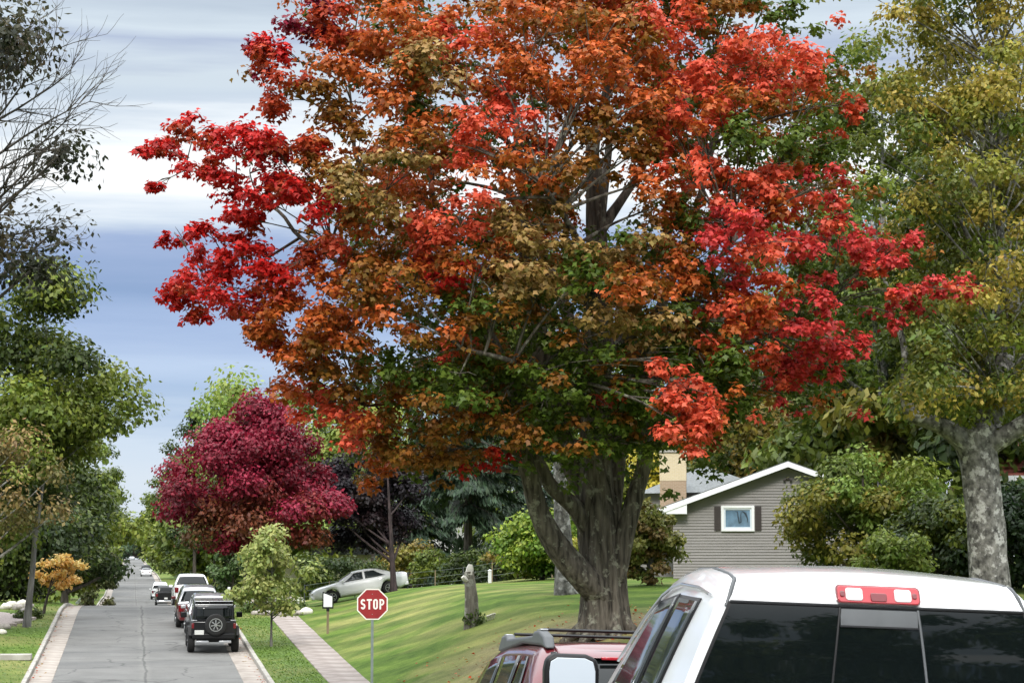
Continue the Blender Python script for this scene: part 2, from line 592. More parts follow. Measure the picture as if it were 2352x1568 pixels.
def ground_material():
    m = bpy.data.materials.new('lawn')
    m.use_nodes = True
    t = m.node_tree
    b = t.nodes['Principled BSDF']
    b.inputs['Roughness'].default_value = 0.9
    b.inputs['Specular IOR Level'].default_value = 0.15
    n = t.nodes.new; l = t.links.new
    tc = n('ShaderNodeTexCoord')

    def noise(scale, detail=4, stretch=None):
        q = n('ShaderNodeTexNoise'); q.inputs['Scale'].default_value = scale; q.inputs['Detail'].default_value = detail
        if stretch:
            mp = n('ShaderNodeMapping'); mp.inputs['Scale'].default_value = stretch
            l(tc.outputs['Object'], mp.inputs['Vector']); l(mp.outputs[0], q.inputs['Vector'])
        else:
            l(tc.outputs['Object'], q.inputs['Vector'])
        return q

    def ramp(src, p0, c0, p1, c1):
        r = n('ShaderNodeValToRGB')
        r.color_ramp.elements[0].position = p0; r.color_ramp.elements[0].color = (*c0, 1)
        r.color_ramp.elements[1].position = p1; r.color_ramp.elements[1].color = (*c1, 1)
        l(src, r.inputs['Fac'])
        return r.outputs['Color']

    def mix(f, a, c):
        x = n('ShaderNodeMix'); x.data_type = 'RGBA'
        if hasattr(f, 'links') or hasattr(f, 'is_linked'): l(f, x.inputs['Factor'])
        else: x.inputs['Factor'].default_value = f
        for s, v in ((6, a), (7, c)):
            if isinstance(v, tuple): x.inputs[s].default_value = (*v, 1)
            else: l(v, x.inputs[s])
        return x.outputs[2]

    fine = noise(2.6, 6)
    base = ramp(fine.outputs['Fac'], 0.3, (0.062, 0.115, 0.016), 0.7, (0.112, 0.172, 0.032))
    # broad worn, yellowed patches
    big = noise(0.22, 4)
    yel = ramp(big.outputs['Fac'], 0.44, (0, 0, 0), 0.62, (1, 1, 1))
    base = mix(yel, base, (0.185, 0.195, 0.066))
    # mowing stripes on the bank (blades laid the two ways)
    mp = n('ShaderNodeMapping'); mp.inputs['Rotation'].default_value = (0, 0, R(-38))
    l(tc.outputs['Object'], mp.inputs['Vector'])
    wv = n('ShaderNodeTexWave'); wv.inputs['Scale'].default_value = 0.13; wv.inputs['Distortion'].default_value = 2.6
    wv.inputs['Detail'].default_value = 4; wv.inputs['Detail Scale'].default_value = 1.4; wv.inputs['Detail Roughness'].default_value = 0.7
    l(mp.outputs[0], wv.inputs['Vector'])
    st = ramp(wv.outputs['Fac'], 0.35, (0.80, 0.84, 0.78), 0.72, (1.20, 1.16, 1.12))
    mm = n('ShaderNodeMix'); mm.data_type = 'RGBA'; mm.blend_type = 'MULTIPLY'; mm.inputs['Factor'].default_value = 1.0
    l(base, mm.inputs[6]); l(st, mm.inputs[7])
    sx = n('ShaderNodeSeparateXYZ'); l(tc.outputs['Object'], sx.inputs[0])
    gt = n('ShaderNodeMapRange'); gt.inputs['From Min'].default_value = 7.2; gt.inputs['From Max'].default_value = 7.6
    l(sx.outputs['X'], gt.inputs['Value'])
    base = mix(gt.outputs[0], base, mm.outputs[2])
    # dry, thin turf and bare soil round the old maple
    ds = n('ShaderNodeVectorMath'); ds.operation = 'DISTANCE'
    l(tc.outputs['Object'], ds.inputs[0]); ds.inputs[1].default_value = (MAPLE[0], MAPLE[1] + 2.5, MAPLE[2])
    ad = n('ShaderNodeMath'); ad.operation = 'MULTIPLY_ADD'; ad.inputs[1].default_value = 5.0
    l(noise(0.8, 5).outputs['Fac'], ad.inputs[0]); l(ds.outputs['Value'], ad.inputs[2])
    dry = ramp(ad.outputs[0], 0.0, (1, 1, 1), 1.0, (0, 0, 0))
    mr = n('ShaderNodeMapRange'); mr.inputs['From Min'].default_value = 4.5; mr.inputs['From Max'].default_value = 9.0
    mr.inputs['To Min'].default_value = 1.0; mr.inputs['To Max'].default_value = 0.0
    l(ad.outputs[0], mr.inputs['Value'])
    soil = ramp(noise(3.5, 5).outputs['Fac'], 0.35, (0.21, 0.17, 0.10), 0.65, (0.30, 0.26, 0.14))
    base = mix(mr.outputs[0], base, soil)
    gr = ramp(noise(26, 3).outputs['Fac'], 0.3, (0.62, 0.66, 0.6), 0.7, (1.32, 1.28, 1.25))
    gm = n('ShaderNodeMix'); gm.data_type = 'RGBA'; gm.blend_type = 'MULTIPLY'; gm.inputs['Factor'].default_value = 0.85
    l(base, gm.inputs[6]); l(gr, gm.inputs[7]); base = gm.outputs[2]
    md_ = ramp(noise(1.1, 5).outputs['Fac'], 0.32, (0.76, 0.80, 0.74), 0.68, (1.2, 1.17, 1.14))
    gm = n('ShaderNodeMix'); gm.data_type = 'RGBA'; gm.blend_type = 'MULTIPLY'; gm.inputs['Factor'].default_value = 0.9
    l(base, gm.inputs[6]); l(md_, gm.inputs[7]); base = gm.outputs[2]
    l(base, b.inputs['Base Color'])
    bp = n('ShaderNodeBump'); bp.inputs['Strength'].default_value = 0.5; bp.inputs['Distance'].default_value = 0.04
    l(noise(14, 4).outputs['Fac'], bp.inputs['Height']); l(bp.outputs[0], b.inputs['Normal'])
    return m


MAPLE = tuple(gnd(1392, 1452))
_t = at(1392, 1452, 58.0)
MAPLE = (_t.x, 58.0, g(_t.x, 58.0))


def sheet(name, xs_fn, ys, zfn, m, parent=None):
    mb = MB()
    nx = len(xs_fn(ys[0]))
    for y in ys:
        for x in xs_fn(y):
            mb.v.append((x, y, float(zfn(x, y))))
    for j in range(len(ys) - 1):
        for i in range(nx - 1):
            mb.f.append((j * nx + i, j * nx + i + 1, (j + 1) * nx + i + 1, (j + 1) * nx + i))
    return mb.build(name, m, parent, angle=80)


def gx(y):
    xr = float(XR(y))
    a = [-1500, -600, -300, -150, -80, -45, -30, -20, -14, -10, -8, -6, -4.5, -3.8, XL - 0.125, XL - 0.095, -1.5, 0.5, 2.5]
    a += [xr + 0.095, xr + 0.125]
    b = [5.9, 7.0, 7.3, 7.7, 8.1, 8.5, 9, 9.5, 10, 10.5, 11, 11.5, 12, 12.6, 13.3, 14, 15, 16, 17, 18, 21, 25, 30, 36, 45, 60, 90, 150, 300, 600, 1500]
    if xr > 5: b[0] = 5.95
    return a + b


tag(sheet('ground', gx, ys_list(), G, ground_material()), kind='structure')


def asphalt_material():
    m = mat('asphalt', (0.215, 0.212, 0.203), 0.9, 0, 0.18, 0.9, 0.3, 60, 0.25, detail=6)
    t = m.node_tree; n = t.nodes.new; l = t.links.new
    b = t.nodes['Principled BSDF']
    src = b.inputs['Base Color'].links[0].from_socket
    tc = n('ShaderNodeTexCoord')
    # transverse dark bands painting the shade of dips and crests, longitudinal seam, fine aggregate
    def mulmix(src, fac_socket, colr):
        x = n('ShaderNodeMix'); x.data_type = 'RGBA'; x.blend_type = 'MULTIPLY'
        l(fac_socket, x.inputs['Factor']); l(src, x.inputs[6]); x.inputs[7].default_value = (*colr, 1)
        return x.outputs[2]
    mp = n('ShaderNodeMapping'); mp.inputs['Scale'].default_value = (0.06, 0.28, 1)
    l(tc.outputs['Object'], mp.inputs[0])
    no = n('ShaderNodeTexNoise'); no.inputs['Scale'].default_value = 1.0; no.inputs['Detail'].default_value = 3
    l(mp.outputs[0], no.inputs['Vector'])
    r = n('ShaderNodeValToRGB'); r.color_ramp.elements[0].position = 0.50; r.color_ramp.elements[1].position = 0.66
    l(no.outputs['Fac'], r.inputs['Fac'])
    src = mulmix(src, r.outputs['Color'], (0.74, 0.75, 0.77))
    sx = n('ShaderNodeSeparateXYZ'); l(tc.outputs['Object'], sx.inputs[0])
    w = n('ShaderNodeTexNoise'); w.inputs['Scale'].default_value = 0.5; w.inputs['Detail'].default_value = 5
    l(tc.outputs['Object'], w.inputs['Vector'])
    a = n('ShaderNodeMath'); a.operation = 'MULTIPLY_ADD'; a.inputs[1].default_value = 0.30
    l(w.outputs['Fac'], a.inputs[0]); l(sx.outputs['X'], a.inputs[2])
    s = n('ShaderNodeMath'); s.operation = 'SUBTRACT'; s.inputs[1].default_value = 0.62; l(a.outputs[0], s.inputs[0])
    ab = n('ShaderNodeMath'); ab.operation = 'ABSOLUTE'; l(s.outputs[0], ab.inputs[0])
    lt = n('ShaderNodeMapRange'); lt.inputs['From Min'].default_value = 0.02; lt.inputs['From Max'].default_value = 0.06
    lt.inputs['To Min'].default_value = 1; lt.inputs['To Max'].default_value = 0
    l(ab.outputs[0], lt.inputs['Value'])
    src = mulmix(src, lt.outputs[0], (0.62, 0.62, 0.63))
    lw = n('ShaderNodeMapRange'); lw.inputs['From Min'].default_value = 0.06; lw.inputs['From Max'].default_value = 0.22
    lw.inputs['To Min'].default_value = 1; lw.inputs['To Max'].default_value = 0
    l(ab.outputs[0], lw.inputs['Value'])
    src = mulmix(src, lw.outputs[0], (1.12, 1.12, 1.1))
    # random cracks
    vo = n('ShaderNodeTexVoronoi'); vo.feature = 'DISTANCE_TO_EDGE'; vo.inputs['Scale'].default_value = 0.28
    mv = n('ShaderNodeVectorMath'); mv.operation = 'ADD'
    sc = n('ShaderNodeVectorMath'); sc.operation = 'SCALE'; sc.inputs['Scale'].default_value = 1.6
    l(w.outputs['Color'], sc.inputs[0]); l(tc.outputs['Object'], mv.inputs[0]); l(sc.outputs[0], mv.inputs[1])
    l(mv.outputs[0], vo.inputs['Vector'])
    lv = n('ShaderNodeMapRange'); lv.inputs['From Min'].default_value = 0.004; lv.inputs['From Max'].default_value = 0.014
    lv.inputs['To Min'].default_value = 0.8; lv.inputs['To Max'].default_value = 0
    l(vo.outputs['Distance'], lv.inputs['Value'])
    src = mulmix(src, lv.outputs[0], (0.55, 0.55, 0.56))
    ag = n('ShaderNodeTexNoise'); ag.inputs['Scale'].default_value = 9.0; ag.inputs['Detail'].default_value = 4
    l(tc.outputs['Object'], ag.inputs['Vector'])
    ar = n('ShaderNodeMapRange'); ar.inputs['To Min'].default_value = 0.0; ar.inputs['To Max'].default_value = 0.8
    l(ag.outputs['Fac'], ar.inputs['Value'])
    src = mulmix(src, ar.outputs[0], (0.72, 0.72, 0.72))
    l(src, b.inputs['Base Color'])
    return m


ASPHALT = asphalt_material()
CONC = mat('concrete', (0.42, 0.375, 0.335), 0.9, 0, 0, 1.6, 0.25, 40, 0.2, 0, (0.27, 0.235, 0.205), (1, 1, 1), 6)
CONC2 = mat('concrete_walk', (0.38, 0.335, 0.31), 0.9, 0, 0, 1.1, 0.3, 30, 0.2, 0, (0.21, 0.175, 0.155), (1, 1, 1), 6)
CONC3 = mat('concrete_kerb', (0.46, 0.44, 0.40), 0.9, 0, 0, 1.8, 0.25, 40, 0.2, 0, (0.28, 0.26, 0.23), (1, 1, 1), 6)

GW = 0.72                                  # width of the concrete gutter pan
yy = [y for y in ys_list() if y <= 1100]


def roadx(y):
    xr = float(XR(y))
    l = XL + GW if y > 44 else XL
    r = xr - GW if y > 44 else xr
    return [l + (r - l) * i / 4 for i in range(5)]


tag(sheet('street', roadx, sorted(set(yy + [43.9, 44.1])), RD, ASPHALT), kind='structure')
# the side street that the stop sign faces
mb = MB()
for y0, y1, x0, x1 in ((22, 40, 5.2, 60), (22, 40, -60, XL)):
    n0 = len(mb.v)
    for yv in (y0, (y0 + y1) / 2, y1):
        for xv in (x0, (x0 * 2 + x1) / 3, x1):
            mb.v.append((xv, yv, g(xv, yv) + 0.02))
    for j in range(2):
        for i in range(2):
            k = n0 + j * 3 + i
            mb.f.append((k, k + 1, k + 4, k + 3))
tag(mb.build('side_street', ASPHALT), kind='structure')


def slabs(parent, name, x, w, t, y0, y1, step, m, zfn, gapw=0.02, wob=0.0, skip=()):
    me = {}
    y = y0
    i = 0
    while y < y1:
        ym = y + step / 2
        z0, z1 = float(zfn(x, y)), float(zfn(x, y + step))
        if name not in me:
            b = MB().box((0, 0, 0), (w, math.hypot(step, 0) - gapw, t)).build(name, m, parent, bevel=0.015, segs=1)
            me[name] = b.data
            o = b
        else:
            o = bpy.data.objects.new(name, me[name]); link(o, parent)
            md = o.modifiers.new('bevel', 'BEVEL'); md.width = 0.015; md.segments = 1
            md.limit_method = 'ANGLE'; md.angle_limit = R(35)
        rr = random.Random(i * 13 + int(x * 7))
        o.location = (x + rr.gauss(0, wob), ym, (z0 + z1) / 2 - t / 2 + rr.gauss(0, wob * 0.5))
        o.rotation_euler = (math.atan2(z1 - z0, step), rr.gauss(0, wob * 0.5), 0)
        y += step; i += 1


for nm, x in (('left', XL), ('right', 4.2)):
    s = -1 if nm == 'left' else 1
    inner = x - s * GW
    far = sheet('gutter_' + nm, lambda y: sorted([x, inner]), [y for y in yy if 226 <= y], lambda X, Y: RD(X, Y) + 0.012, CONC)
    tag(far, kind='structure')
    slabs(far, 'gutter_slab', x - s * GW / 2, GW, 0.1, 46, 226, 3.0, CONC, lambda X, Y: RD(X, Y) + 0.014, 0.015, 0.002)
    kf = sheet('kerb_' + nm, lambda y: sorted([x + s * 0.001, x + s * 0.15]), [y for y in yy if 226 <= y], lambda X, Y: RD(0, Y) + 0.14, CONC3)
    tag(kf, kind='structure')
    slabs(kf, 'kerb_stone', x + s * 0.075, 0.15, 0.3, 46, 226, 3.0, CONC3, lambda X, Y: RD(0, Y) + 0.145, 0.02, 0.004)

# public footpath up the right-hand verge
walk = sheet('footpath', lambda y: [6.02, 7.18], list(np.arange(46, 98, 2.0)), lambda X, Y: RD(4, Y) + 0.125, CONC2)
tag(walk, kind='structure')
slabs(walk, 'paving_slab', 6.6, 1.25, 0.12, 46, 97, 1.5, CONC2, lambda X, Y: RD(4, Y) + 0.155, 0.014, 0.005)
# short pale path from the kerb across the left verge
p = gnd(40, 1514)
path = MB().box((-7.6, p.y, g(-6, p.y) + 0.0), (8.6, 0.95, 0.2)).build('path', CONC3, None, bevel=0.02)
path.rotation_euler = (0, 0, 0)
tag(path, kind='structure')
PATH_Y = p.y

# short mown grass with real blades where it can be made out
rng = np.random.default_rng(5)


def grass_patch(n, x0, x1, y0, y1, reject=None):
    # denser close to the camera
    Y = y0 + (y1 - y0) * rng.random(n) ** 1.35
    X = x0 + (x1 - x0) * rng.random(n)
    k = np.ones(n, bool)
    if reject is not None: k = ~reject(X, Y)
    return X[k], Y[k]


def rej_right(X, Y):
    return ((X > 5.93) & (X < 7.27) & (Y < 97.2)) | ((X - MAPLE[0]) ** 2 + (Y - MAPLE[1] - 2.0) ** 2 < 9 + 10 * rng.random(len(X)))


def rej_left(X, Y):
    return np.abs(Y - PATH_Y) < 0.5


gx1, gy1 = grass_patch(6000, 4.38, 5.9, 50, 100, rej_right)
gx2, gy2 = grass_patch(14000, -14, XL - 0.17, 60, 112, rej_left)
X = np.concatenate([gx1, gx2]); Y = np.concatenate([gy1, gy2])
Z = G(X, Y)
n = len(X)
P = np.stack([X, Y, Z + 0.02], 1)
th = rng.random(n) * math.pi
stripe = np.sin((X * math.cos(R(38)) + Y * math.sin(R(38))) * 4.0 + 0.8 * np.sin(Y * 0.2))
dark = np.array([0.075, 0.135, 0.022]); lite = np.array([0.145, 0.215, 0.048]); yelw = np.array([0.21, 0.235, 0.085])
tt = rng.random((n, 1)) * 0.7 + np.where(X > 7.3, np.clip(stripe, -1, 1) * 0.22, 0.1)[:, None] + 0.08
yl = (np.sin(X * 0.35 + 1.3 * np.sin(Y * 0.17)) * np.sin(Y * 0.23 + X * 0.1) > 0.35)[:, None] * (X > 7.3)[:, None] * 0.45
C = dark + (lite - dark) * np.clip(tt, 0, 1.1)
C = C * (1 - yl) + yelw * yl
C *= 1.2 * (1 + rng.normal(size=(n, 1)) * 0.10)
w = 0.03 + 0.03 * rng.random(n); h = 0.015 + 0.02 * rng.random(n)
ax = np.stack([np.cos(th) * w, np.sin(th) * w, np.zeros(n)], 1)
ln = np.stack([-np.sin(th), np.cos(th), np.zeros(n)], 1) * (0.05 + 0.04 * rng.random((n, 1))); ln[:, 2] = h
V = np.stack([P - ax / 2 - [0, 0, 0.01], P + ax / 2 - [0, 0, 0.01], P + ln + ax * 0.3, P + ln - ax * 0.2], 1).reshape(-1, 3)
grass = npmesh('grass', V, 4, np.repeat(np.clip(C, 0.01, 1), 4, axis=0), LEAF)
tag(grass, 'short green mown grass on the verges and the bank', 'grass', kind='stuff')

# ================================================================== the great maple
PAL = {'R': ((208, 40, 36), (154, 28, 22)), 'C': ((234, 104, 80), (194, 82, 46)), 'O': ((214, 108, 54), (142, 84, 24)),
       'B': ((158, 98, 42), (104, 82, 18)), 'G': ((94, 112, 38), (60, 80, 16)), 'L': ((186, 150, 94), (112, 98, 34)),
       'M': ((140, 32, 58), (108, 22, 34)), 'S': ((192, 70, 42), (142, 56, 20)), 'P': ((216, 74, 72), (168, 44, 40))}  # P and C: pale sky sheen put into the leaf colour
PADS = '''700 40 70 50 M;770 70 100 60 S;640 130 60 55 R;800 140 120 75 O;900 70 120 70 O;650 215 70 55 S;760 225 110 60 B;900 210 100 65 O;
980 150 100 75 L;930 290 90 55 O;1010 260 90 65 G;600 130 30 40 M;1060 60 110 65 C;1200 50 120 60 O;1130 150 110 65 O;1300 60 120 60 O;
1420 40 120 60 B;1380 150 110 75 O;1260 170 90 60 O;1540 40 100 60 C;1640 20 100 45 B;1750 25 90 45 G;1480 130 90 60 O;
1620 140 120 60 C;1720 110 110 60 C;1800 170 130 65 C;1560 195 90 55 C;1520 245 80 45 O;1700 225 110 45 O;1870 195 60 45 C;1945 240 40 45 S;
1750 290 110 70 G;1850 310 100 75 G;1600 290 50 60 C;1650 250 80 40 C;
450 300 60 28 R;525 320 65 38 R;605 310 70 48 R;385 335 60 20 R;335 345 26 12 R;360 425 20 14 R;470 385 60 34 R;575 385 100 55 R;660 400 70 60 R;
610 460 80 36 R;690 340 60 40 S;715 450 60 55 R;400 535 32 22 R;470 520 50 28 R;555 505 45 22 R;455 610 50 36 R;565 595 85 36 R;655 620 70 30 R;
415 680 45 36 R;520 670 95 46 R;630 690 90 40 S;470 725 40 24 R;600 745 70 40 O;700 740 80 45 O;545 560 40 16 R;440 655 60 30 R;
760 380 70 55 B;830 430 110 65 L;930 385 90 36 L;800 510 80 65 O;760 570 55 55 C;880 560 95 65 B;800 650 100 55 O;905 640 90 50 B;770 725 85 45 O;
885 720 95 55 B;720 800 85 45 O;615 790 55 34 S;800 820 100 55 B;700 870 80 42 O;730 925 70 45 C;850 900 100 55 B;790 985 70 50 C;900 1000 100 60 B;
950 1060 90 40 B;880 1085 60 36 O;1010 960 80 60 B;1010 1040 60 36 B;860 310 70 40 B;700 580 40 30 S;
1000 540 85 65 C;1060 480 80 55 C;1130 300 105 65 C;1210 340 75 50 C;1180 385 100 45 O;1255 395 60 36 O;1150 240 65 36 C;1075 340 55 45 C;
1100 590 95 45 O;1200 520 120 55 L;1260 465 75 36 L;1030 630 75 45 R;1160 640 105 50 L;1300 570 100 45 L;1420 570 110 36 L;1340 300 90 65 B;
1440 310 70 60 B;1310 380 60 45 B;1455 355 60 60 B;1490 420 70 50 O;1560 375 65 45 C;1545 295 55 60 C;1655 390 50 30 C;1460 240 80 45 O;1330 230 90 45 O;
1700 440 85 45 C;1800 405 105 50 C;1895 425 55 45 R;1680 505 95 45 R;1780 480 95 45 C;1645 570 55 45 R;1740 565 95 45 R;1850 560 95 40 R;
1930 530 75 40 R;2020 570 75 32 R;2075 560 35 24 R;2060 610 45 34 R;1985 610 34 34 R;2140 660 65 26 R;2210 665 42 18 R;2050 665 44 22 R;2055 720 34 34 R;
1690 640 36 50 R;1780 655 85 32 C;1850 685 65 34 R;1900 650 22 26 R;1600 665 100 45 O;1650 725 85 45 C;1750 725 85 42 S;1830 765 95 36 R;1885 805 85 45 R;
1955 800 42 36 R;1830 850 75 45 R;1900 870 55 36 R;1790 900 36 36 R;1590 590 70 45 O;1500 480 65 50 B;1600 480 60 60 G;1620 620 60 40 G;
1130 720 105 55 G;1090 660 80 45 B;1250 650 100 45 L;1330 640 75 45 G;1420 650 110 55 B;1510 640 90 45 O;1500 725 110 55 L;1400 760 110 55 L;
1280 760 90 50 G;1040 810 50 34 C;1150 820 110 55 G;1000 760 75 45 B;940 840 75 55 G;1040 890 105 55 G;1150 900 110 65 G;1270 860 115 55 G;
1260 950 110 55 G;1380 850 105 55 G;1380 940 105 55 G;1350 1020 85 36 G;1120 970 95 45 B;1440 920 75 55 G;1510 810 95 55 G;1620 840 105 55 G;
1680 890 90 50 G;1450 1020 50 36 G;1240 1020 70 34 G;1720 800 80 45 S;1600 770 80 45 B;
1540 835 48 28 C;1570 900 85 38 C;1645 890 55 34 C;1545 960 66 46 C;1590 935 60 40 C;1600 985 60 40 C;1625 960 50 45 C;1575 1010 52 34 C;1645 1020 22 26 S;1430 910 36 26 C;
1130 1035 32 20 R;1068 1062 15 16 R'''
GAPS = [(1085, 75, 30), (770, 205, 26), (700, 285, 60), (850, 295, 24), (900, 290, 26), (1410, 500, 34), (1650, 600, 28), (1760, 655, 36),
        (650, 535, 55), (500, 575, 45), (640, 650, 30), (810, 672, 16), (1360, 240, 30), (1370, 470, 40), (1370, 340, 26), (1110, 400, 36),
        (520, 445, 40), (420, 430, 80), (730, 655, 20), (890, 790, 26), (1480, 420, 12), (560, 440, 20)]
rng = np.random.default_rng(11)
rnd = random.Random(11)
DM = MAPLE[1]
big = thing('maple_tree', 'huge old maple with red, orange and green leaves and a thick forked trunk', 'tree', MAPLE)
O0 = Vector(MAPLE)


def atm(px, py, off):
    return at(px, py, DM + off) - O0


def depth(px, py):
    return math.sqrt(max(0.0, 1 - ((px - 1370) / 960.0) ** 2 - ((py - 430) / 760.0) ** 2))


LIMBS = {
    'stem': [(1392, 1465, 0, .76), (1391, 1440, 0, .70), (1390, 1400, 0, .66), (1386, 1340, 0, .62), (1380, 1270, 0, .58), (1372, 1180, 0, .50),
             (1368, 1090, .1, .43), (1370, 960, .2, .37), (1372, 800, .2, .34), (1370, 650, .1, .31), (1370, 530, 0, .27), (1367, 430, 0, .23),
             (1362, 330, .1, .18), (1392, 220, .3, .12), (1405, 60, .3, .06)],
    'l1': [(1385, 1370, -.2, .40), (1340, 1325, -.45, .39), (1285, 1262, -.6, .34), (1240, 1180, -.8, .27), (1216, 1090, -1, .235), (1196, 1020, -1.2, .20),
           (1180, 900, -1.6, .17), (1120, 765, -2, .15), (1060, 705, -2.4, .12), (960, 650, -2.8, .09), (830, 595, -3, .05), (760, 560, -3, .03)],
    'l2': [(1362, 1230, 0, .30), (1320, 1165, -.2, .24), (1265, 1115, -.3, .20), (1225, 1050, -.4, .17), (1110, 960, -.8, .11), (960, 925, -1.2, .07), (840, 932, -1.6, .03)],
    'l3': [(1366, 1160, .2, .34), (1310, 1060, .5, .30), (1262, 920, .8, .28), (1240, 780, .8, .26), (1205, 650, .6, .2), (1100, 540, .2, .14),
           (1000, 470, -.2, .10), (985, 380, -.4, .06), (900, 300, -.4, .03)],
    'r1': [(1410, 1330, -.2, .30), (1432, 1240, -.3, .27), (1455, 1150, -.3, .24), (1478, 1070, -.3, .21), (1500, 960, -.5, .18), (1560, 870, -1, .13),
           (1650, 815, -1.6, .09), (1760, 770, -2, .065), (1890, 705, -2.3, .03)],
    'r2': [(1395, 1240, .2, .28), (1412, 1130, .4, .23), (1425, 1020, .6, .2), (1460, 850, .8, .17), (1540, 650, .6, .14), (1600, 480, .2, .1), (1640, 330, 0, .07), (1700, 200, 0, .04)],
    'r3': [(1370, 540, 0, .2), (1420, 470, .2, .13), (1470, 395, .4, .1), (1540, 270, .6, .07), (1640, 150, .6, .04)],
    'r4': [(1400, 1100, .6, .2), (1440, 900, 1.4, .16), (1560, 740, 2.2, .13), (1700, 600, 2.8, .1), (1850, 540, 3, .06), (2050, 600, 2.8, .03)],
    'l4': [(1205, 650, .6, .17), (1200, 450, .4, .13), (1180, 240, .2, .1), (1160, 110, .2, .07), (1140, 0, .3, .04)],
    'l5': [(1000, 470, -.2, .09), (900, 420, -.4, .08), (822, 370, -.6, .06), (812, 290, -.6, .045), (800, 180, -.6, .025)],
    'l6': [(960, 650, -2.8, .08), (800, 610, -1.6, .07), (690, 545, -.8, .055), (640, 485, -.5, .045), (540, 425, -.2, .03), (430, 370, 0, .018), (400, 350, 0, .01)],
    'l7': [(690, 545, -.8, .045), (600, 600, -.6, .035), (480, 660, -.4, .02)],
    'b1': [(1368, 1000, .3, .26), (1330, 800, 2, .2), (1250, 600, 3.6, .15), (1150, 400, 4.6, .1), (1050, 200, 5, .05)],
    'b2': [(1368, 900, .3, .24), (1450, 700, 2.4, .18), (1550, 500, 4, .13), (1650, 300, 4.8, .08)],
    'b3': [(1370, 1000, .3, .22), (1200, 850, 2.6, .15), (1000, 750, 4, .09), (850, 650, 4.6, .05)],
    'b4': [(1370, 700, 0, .2), (1380, 500, 2.5, .15), (1400, 300, 4.5, .1), (1380, 120, 5, .05)],
    'f1': [(1372, 800, 0, .18), (1360, 700, -2, .14), (1330, 560, -4, .1), (1250, 430, -5.4, .06)],
    'f2': [(1372, 860, 0, .16), (1440, 780, -2.4, .12), (1560, 690, -4, .08), (1680, 560, -4.6, .05)],
    'f3': [(1366, 950, -.4, .15), (1290, 880, -2.6, .11), (1180, 830, -4.4, .07), (1060, 800, -5, .04)],
}
SAMP = []
for nm, pts in LIMBS.items():
    # refine the centre line
    W = [(atm(a, b, c), r) for a, b, c, r in pts]
    fine, rad = [], []
    for i in range(len(W) - 1):
        p0 = W[max(i - 1, 0)][0]; p1 = W[i][0]; p2 = W[i + 1][0]; p3 = W[min(i + 2, len(W) - 1)][0]
        ns = 6 if W[i][1] > 0.15 else 4
        for k in range(ns):
            t = k / ns
            q = 0.5 * ((2 * p1) + (p2 - p0) * t + (2 * p0 - 5 * p1 + 4 * p2 - p3) * t * t + (3 * p1 - p0 - 3 * p2 + p3) * t ** 3)
            fine.append(q); rad.append(W[i][1] * (1 - t) + W[i + 1][1] * t)
    fine.append(W[-1][0]); rad.append(W[-1][1])
    mb = MB()
    if nm == 'stem':
        mb.tube(fine, rad, 56, ridge=0.20, seed=3, freq=3.4)
        for k in range(7):                       # root flare
            a = k * 0.9 + 0.3
            mb.tube([Vector((math.cos(a) * 0.4, math.sin(a) * 0.4, 0.55)), Vector((math.cos(a) * 0.62, math.sin(a) * 0.62, 0.2)),
                     Vector((math.cos(a) * 0.95, math.sin(a) * 0.95, -0.02)), Vector((math.cos(a) * 1.3, math.sin(a) * 1.3, -0.3))],
                    [0.24, 0.22, 0.15, 0.08], 10, ridge=0.15, seed=k)
        mb.build('trunk', BARK_MAPLE, big, angle=70)
    else:
        mb.tube(fine, rad, 20 if rad[0] > 0.2 else 10, ridge=0.13, seed=len(nm) + sum(map(ord, nm)), freq=2.4)
        mb.build('limb', BARK_MAPLE, big, angle=70)
    for q, r in zip(fine, rad):
        if r < 0.3: SAMP.append((q, r))

allpads = []
for s in PADS.replace('\n', '').split(';'):
    x, y, rx, ry, c = s.split()
    x, y, rx, ry = float(x), float(y), float(rx), float(ry)
    dd = depth(x, y)
    if c == 'R' and x > 1500: c = 'P'
    off = -6.3 * dd * rnd.uniform(0.72, 1.02)
    if c == 'C' and 1480 < x < 1680 and y > 820: off = -6.2
    if x > 1960: off = min(off, -2.4)
    allpads.append((x, y, rx, ry, off, c))


def ingap(x, y, k=1.0):
    return any((x - a) ** 2 + (y - b) ** 2 < (r * k + 30) ** 2 for a, b, r in GAPS)


front = list(allpads)
for (x, y, rx, ry, off, c) in front:          # the far side of the crown
    if rnd.random() < 0.62 and x > 560:
        xx, yy_ = x + rnd.gauss(0, 40), y + rnd.gauss(0, 30)
        if not ingap(xx, yy_) and 620 < xx < 1900 and yy_ < 960:
            bc = rnd.choice('GGB') if (xx > 1480 or yy_ > 600) else rnd.choice('BBOG')
            allpads.append((xx, yy_, rx * 1.05, ry * 1.05, -off * rnd.uniform(0.6, 1.0) + 0.8, bc))
for k in range(46):                            # crown above the picture and heart of the crown
    x = rnd.uniform(760, 1750); y = rnd.uniform(-230, -10)
    allpads.append((x, y, 110, 60, rnd.uniform(-3.5, 4), rnd.choice('COSO')))
for k in range(40):
    x = rnd.uniform(800, 1800); y = rnd.uniform(120, 880)
    if not ingap(x, y, 1.3) and abs(x - 1370) > 90:
        allpads.append((x, y, 85, 45, rnd.uniform(-1.5, 2.5), 'G' if y > 640 else rnd.choice('BGO')))

PP, NN, CC = [], [], []
tw = MB()
SWAP = {'R': 'S', 'C': 'O', 'O': 'B', 'B': 'O', 'G': 'B', 'L': 'G', 'M': 'R', 'S': 'O', 'P': 'C'}


